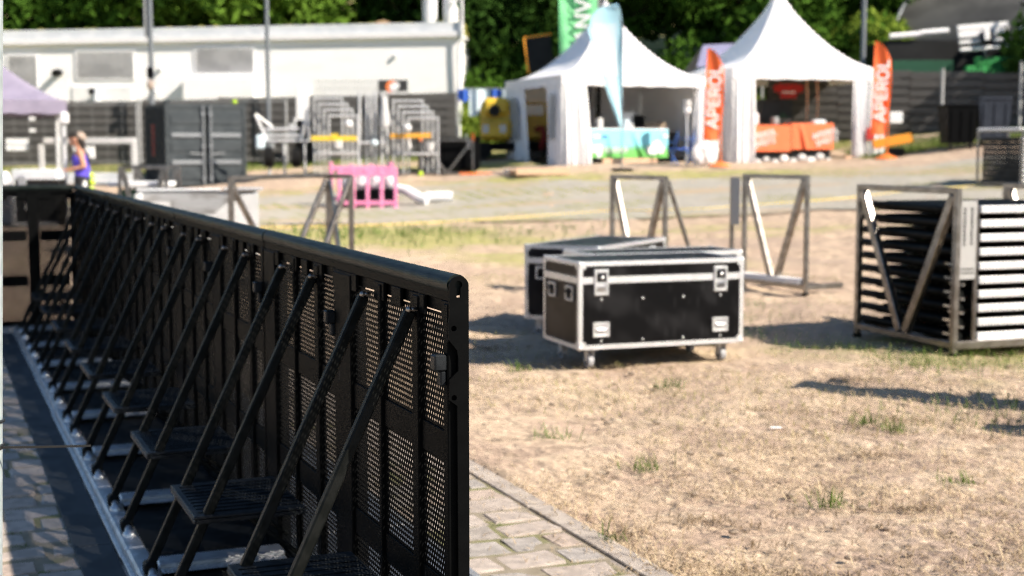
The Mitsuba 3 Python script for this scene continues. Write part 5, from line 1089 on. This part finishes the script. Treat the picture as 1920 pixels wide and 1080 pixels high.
for x in (-9.9, -7.95): part(t, 'post', MB().box(x - .05, x + .05, 30.0, 30.1, z, z + 1.55, .01), 'grey_panel')
part(t, 'top_rail', MB().box(-9.85, -7.9, 30.0, 30.1, z + 1.551, z + 1.68, .02), 'grey_panel'); part(t, 'sheet', MB().box(-9.2, -8.75, 29.95, 29.99, z + 1.25, z + 1.5, .01), 'print_white'); part(t, 'mid_rail', MB().box(-9.85, -8.0, 30.0, 30.1, z + .72, z + .95, .01), 'fascia_metal')
# the person: one continuous body, clothes and hair as parts
import manifold3d as m3
def limb_body(J, bones, ln=.022, it=6):
    acc = None
    for a, b in bones:
        hs = [m3.Manifold.sphere(J[k][1], 20).translate(list(J[k][0])) for k in (a, b)]
        h = m3.Manifold.batch_hull(hs); acc = h if acc is None else acc + h
    acc = acc.refine_to_length(ln); me = acc.to_mesh(); tm = trimesh.Trimesh(me.vert_properties[:, :3], me.tri_verts, process=True)
    trimesh.smoothing.filter_taubin(tm, iterations=it); return tm
# local frame: the person faces -x; y away from the camera
J = dict(hipL=((.02, -.09, .9), .105), hipR=((.02, .09, .9), .105), waist=((.03, 0, 1.06), .115), wl=((.03, -.05, 1.05), .11), wr=((.03, .05, 1.05), .11), chl=((.0, -.085, 1.27), .115), chr=((.0, .085, 1.27), .115), shl=((.01, -.165, 1.41), .062), shr=((.01, .165, 1.41), .062), nb=((-.005, 0, 1.44), .058), nt=((-.045, 0, 1.54), .052),
         kneL=((-.02, -.1, .5), .062), ankL=((.05, -.1, .09), .043), toeL=((-.12, -.1, .035), .035), kneR=((.05, .1, .5), .062), ankR=((.12, .1, .09), .043), toeR=((-.05, .1, .035), .035),
         elL=((.075, -.225, 1.13), .042), wrL=((-.15, -.18, 1.07), .03), elR=((.0, .22, 1.13), .042), wrR=((-.22, .12, 1.08), .03), palmL=((-.215, -.165, 1.06), .032), palmR=((-.285, .105, 1.07), .032),
         hd=((-.075, 0, 1.655), .092), hb=((-.045, 0, 1.67), .09), jaw=((-.11, 0, 1.585), .055), chin=((-.135, 0, 1.565), .03), nose=((-.172, 0, 1.63), .013), brow=((-.145, 0, 1.665), .04), earL=((-.06, -.093, 1.635), .02), earR=((-.06, .093, 1.635), .02), lip=((-.155, 0, 1.59), .02))
bones = [('hipL', 'hipR'), ('hipL', 'wl'), ('hipR', 'wr'), ('wl', 'wr'), ('wl', 'chl'), ('wr', 'chr'), ('chl', 'chr'), ('chl', 'shl'), ('chr', 'shr'), ('shl', 'shr'), ('nb', 'nt'), ('nb', 'shl'), ('nb', 'shr'), ('nb', 'chl'), ('nb', 'chr'), ('hipL', 'kneL'), ('kneL', 'ankL'), ('ankL', 'toeL'), ('hipR', 'kneR'), ('kneR', 'ankR'), ('ankR', 'toeR'),
         ('shl', 'elL'), ('elL', 'wrL'), ('shr', 'elR'), ('elR', 'wrR'), ('wrL', 'palmL'), ('wrR', 'palmR'), ('nt', 'hd'), ('hd', 'hb'), ('hd', 'jaw'), ('jaw', 'chin'), ('brow', 'nose'), ('hd', 'brow'), ('hd', 'earL'), ('hd', 'earR'), ('jaw', 'lip'), ('nose', 'lip')]
for s, (pw, sy) in {'L': ((-.215, -.165, 1.06), 1), 'R': ((-.285, .105, 1.07), -1)}.items():
    for f_, (dy, L, dz) in enumerate(((-.026, .062, .006), (-.009, .07, .01), (.009, .066, .008), (.026, .052, .002))):
        b0 = np.array(pw) + [-.022, dy * sy, .008]; b1 = b0 + [-L * .55, dy * .25 * sy, dz]; b2 = b1 + [-L * .3, 0, -L * .38]
        for nm, p_, r in (('a', b0, .0095), ('b', b1, .0088), ('c', b2, .008)): J[f'f{s}{f_}{nm}'] = (tuple(p_), r)
        bones += [(f'f{s}{f_}a', f'f{s}{f_}b'), (f'f{s}{f_}b', f'f{s}{f_}c')]
    b0 = np.array(pw) + [.012, -.028 * sy * (-1 if s == 'L' else -1), -.006]; b1 = b0 + [-.03, .022 * sy, -.012]; b2 = b1 + [-.028, .006 * sy, -.01]
    for nm, p_, r in (('a', b0, .0115), ('b', b1, .0105), ('c', b2, .009)): J[f't{s}{nm}'] = (tuple(p_), r)
    bones += [(f't{s}a', f't{s}b'), (f't{s}b', f't{s}c')]
t = new('person', 'person in a purple sleeveless top and dark cap standing behind the silver-lidded crate', 'person')
Wn = at(-8.22, 27.2, gz(-8.2, 27.2), 12) @ T().scale([1.12, 1.12, .985])
part(t, 'body', limb_body(J, bones, .02, 4), 'skin', Wn, smooth=True)
def bigger(keys, d): return {k: (J[k][0], J[k][1] + d) for k in keys}
K1 = bigger(['wl', 'wr', 'chl', 'chr', 'hipL', 'hipR'], .017); K1['nb'] = ((.0, 0, 1.40), .07); K1['shl'] = ((.01, -.125, 1.40), .066); K1['shr'] = ((.01, .125, 1.40), .066)
K1['hipL'] = ((.025, -.085, .93), .122); K1['hipR'] = ((.025, .085, .93), .122)
part(t, 'sleeveless_top', limb_body(K1, [('hipL', 'hipR'), ('hipL', 'wl'), ('hipR', 'wr'), ('wl', 'wr'), ('wl', 'chl'), ('wr', 'chr'), ('chl', 'chr'), ('chl', 'shl'), ('chr', 'shr'), ('nb', 'shl'), ('nb', 'shr')], .03, 4), 'vest_purple', Wn, smooth=True)
K2 = bigger(['hipL', 'hipR', 'kneL', 'kneR', 'ankL', 'ankR'], .02)
part(t, 'trousers', limb_body(K2, [('hipL', 'hipR'), ('hipL', 'kneL'), ('kneL', 'ankL'), ('hipR', 'kneR'), ('kneR', 'ankR')], .03, 4), 'trousers', Wn, smooth=True)
part(t, 'hair', limb_body({'a': ((-.03, 0, 1.665), .1), 'b': ((.015, 0, 1.6), .075), 'c': ((.04, 0, 1.48), .05), 'd': ((.055, 0, 1.36), .035)}, [('a', 'b'), ('b', 'c'), ('c', 'd')], .03, 3), 'hair_dark', Wn, smooth=True)
part(t, 'cap', limb_body({'a': ((.0, 0, 1.705), .094), 'b': ((.035, 0, 1.675), .075)}, [('a', 'b')], .03, 3), 'cap_tan', Wn, smooth=True)
part(t, 'cap_front', limb_body({'a': ((-.085, 0, 1.7), .088), 'b': ((-.05, 0, 1.7), .094)}, [('a', 'b')], .03, 3), 'hair_dark', Wn, smooth=True)
part(t, 'cap_peak', MB().ball([-.17, 0, 1.69], .09, 3, (1.0, .85, .16)), 'hair_dark', Wn, smooth=True)
part(t, 'shoulder_strap', MB().path([(-.10, -.1, 1.38), (.02, -.12, 1.475), (.13, -.12, 1.36), (.16, -.1, 1.18)], [.02, .024, .024, .02], 8), 'trousers', Wn, smooth=50)
for s in ('L', 'R'): a = np.array(J['ank' + s][0]); b = np.array(J['toe' + s][0]); part(t, 'shoe', limb_body({'a': (a - [0, 0, .035], .055), 'b': (b + [0, 0, .005], .045)}, [('a', 'b')], .03, 3), 'rubber', Wn, smooth=True)
part(t, 'white_cloth', MB().path([(.06, -.15, .96), (.065, -.165, .8), (.06, -.155, .6)], [.03, .045, .04], 10), 'print_white', Wn, smooth=50)
for i, z in enumerate((.95, .82, .68)): part(t, 'hivis_cuff', MB().ball([.17 + .012 * (i % 2), -.02, z], .055, 2, (.9, .9, 1.05)), 'hivis', Wn, smooth=True)
# ---------------------------------------------------------------- loose straw and grass
r_ = np.random.default_rng(21)
def patch(n, y0, y1, k=.42):
    y = 1 / (1 / y0 + (1 / y1 - 1 / y0) * r_.random(n)); x = (r_.random(n) * 2 - 1) * y * k
    return np.c_[x, y]
def offpav(p, d=2.34): return p[(p @ RR[:2]) > d]
def thin(p, f, seed, lo, hi):
    n = meshkit.fbm(np.c_[p * f, p[:, :1] * 0], 3, seed); return p[n > lo + (hi - lo) * r_.random(len(p))]
for nm, mt, n, sd, hi in (('dry_grass', 'straw_a', 52000, 1, .09), ('dry_stalks', 'straw_b', 36000, 2, .08), ('dead_grass', 'straw_c', 16000, 3, .06)):
    p = thin(offpav(patch(n, 4.2, 17)), .9, sd, .34, .62)
    labels[nm] = {'kind': 'stuff', 'label': {'dry_grass': 'pale dry grass lying flat over the field', 'dry_stalks': 'tan dry stalks scattered over the field', 'dead_grass': 'brown dead grass scattered over the field'}[nm], 'category': 'grass'}
    put(nm, blades(p, .02, hi, .0022, .28, -.004, sd), mt)
cl = thin(offpav(patch(200, 4.4, 16)), .8, 44, .35, .7)
cp = np.vstack([np.r_[[c]] + r_.normal(0, [.06 + .05 * r_.random(), .035], (r_.integers(30, 130), 2)) for c in cl])
labels['trampled_tufts'] = {'kind': 'stuff', 'label': 'trampled brown tufts scattered over the dry field', 'category': 'grass'}
put('trampled_tufts', blades(offpav(cp), .02, .07, .0024, .55, -.006, 15), 'straw_c')
cent = np.array([(3.4, 8.3), (3.2, 9.8), (2.6, 10.4), (3.0, 10.1), (3.6, 10.2), (2.2, 10.8), (1.9, 11.6), (3.3, 10.0), (2.9, 9.9), (1.9, 12.6), (3.9, 9.4), (2.2, 13.6), (2.7, 8.0), (3.1, 7.6)])
gp = np.vstack([c + r_.normal(0, [.35, .22], (170, 2)) for c in cent] + [c + r_.normal(0, [.05, .04], (60, 2)) for c in ((.35, 5.35), (-.15, 5.1), (.62, 6.6), (1.95, 7.7), (2.05, 7.5), (2.0, 6.3), (1.35, 5.9), (2.5, 6.1), (.2, 7.3), (1.0, 8.9), (.05, 9.55))])
labels['green_grass'] = {'kind': 'stuff', 'label': 'green grass tufts growing round the right-hand trolley and in the field', 'category': 'grass'}
put('green_grass', blades(offpav(gp), .03, .13, .0025, .9, -.004, 5), 'grass_green')
gp = np.vstack([thin(offpav(np.c_[r_.random(26000) * 8 - 4, 7 + r_.random(26000) * 10]), .6, 12, .45, .7)])
labels['olive_grass'] = {'kind': 'stuff', 'label': 'sparse olive grass among the dry straw', 'category': 'grass'}
put('olive_grass', blades(gp, .02, .08, .0025, .6, -.004, 6), 'grass_olive')
fp = np.vstack([np.c_[r_.random(9000) * 30 - 17, 45.4 + r_.random(9000) * 2.4], np.c_[10.5 + r_.random(7000) * 6, 42.5 + r_.random(7000) * 3], np.c_[r_.normal(-2.2, 2.0, 1200), r_.normal(24.5, 1.7, 1200)]])
labels['verge_grass'] = {'kind': 'stuff', 'label': 'green grass along the board fences and in a patch of the field', 'category': 'grass'}
put('verge_grass', blades(fp, .05, .2, .01, .8, -.01, 7), 'grass_green')
# grass in the pavement joints
jp = []
for c in cells:
    if seen(c):
        for q in range(rng.integers(0, 3)):
            if rng.random() < .55:
                yy = c[2] if rng.random() < .55 else c[2] + .2 * rng.random(); xx = c[0] + (c[1] - c[0]) * rng.random() if yy == c[2] else c[0]
                P = bw(xx, yy); jp.append(P[:2] + r_.normal(0, [.02, .008], (34, 2)))
jp = np.vstack(jp)
pp = patch(9000, 4.4, 8); dd = pp @ RR[:2]; pp = pp[(dd > 1.72) & (dd < 2.36) & (r_.random(len(pp)) < np.clip((dd - 1.6) / .75, 0, 1) ** 2 * .8)]
labels['blown_straw'] = {'kind': 'stuff', 'label': 'loose straw blown over the kerb onto the paving', 'category': 'grass'}
put('blown_straw', blades(pp, .02, .06, .002, .15, .006, 18), 'straw_b')
labels['joint_grass'] = {'kind': 'stuff', 'label': 'moss and grass in the joints of the paving setts', 'category': 'grass'}
put('joint_grass', blades(jp, .008, .035, .0022, .8, -.012, 8), 'grass_green')
for i, (x, y, lb) in enumerate([(1.42, 7.55, 'small white paper scrap on the bare soil below the flight cases'), (.2, 11.6, 'white paper scrap on the grass left of the flight cases'), (3.3, 6.45, 'white paper scrap near the right edge on the dry grass')]):
    solo('litter', lb, 'litter', MB().box(x - .03, x + .03, y - .012, y + .012, gz(x, y) + .006, gz(x, y) + .012, .002), 'print_white')
r2 = np.random.default_rng(31); pb = thin(offpav(patch(900, 4.3, 14)), 1.2, 9, .3, .7); m = MB()
for p in pb[:260]: s = .006 + .014 * r2.random() ** 2; m.ball([p[0], p[1], .0 + s * .1], s, 0, (1.3, 1, .7))
labels['pebbles'] = {'kind': 'stuff', 'label': 'small stones and clods on the bare soil', 'category': 'pebbles'}; put('pebbles', m, 'clod')
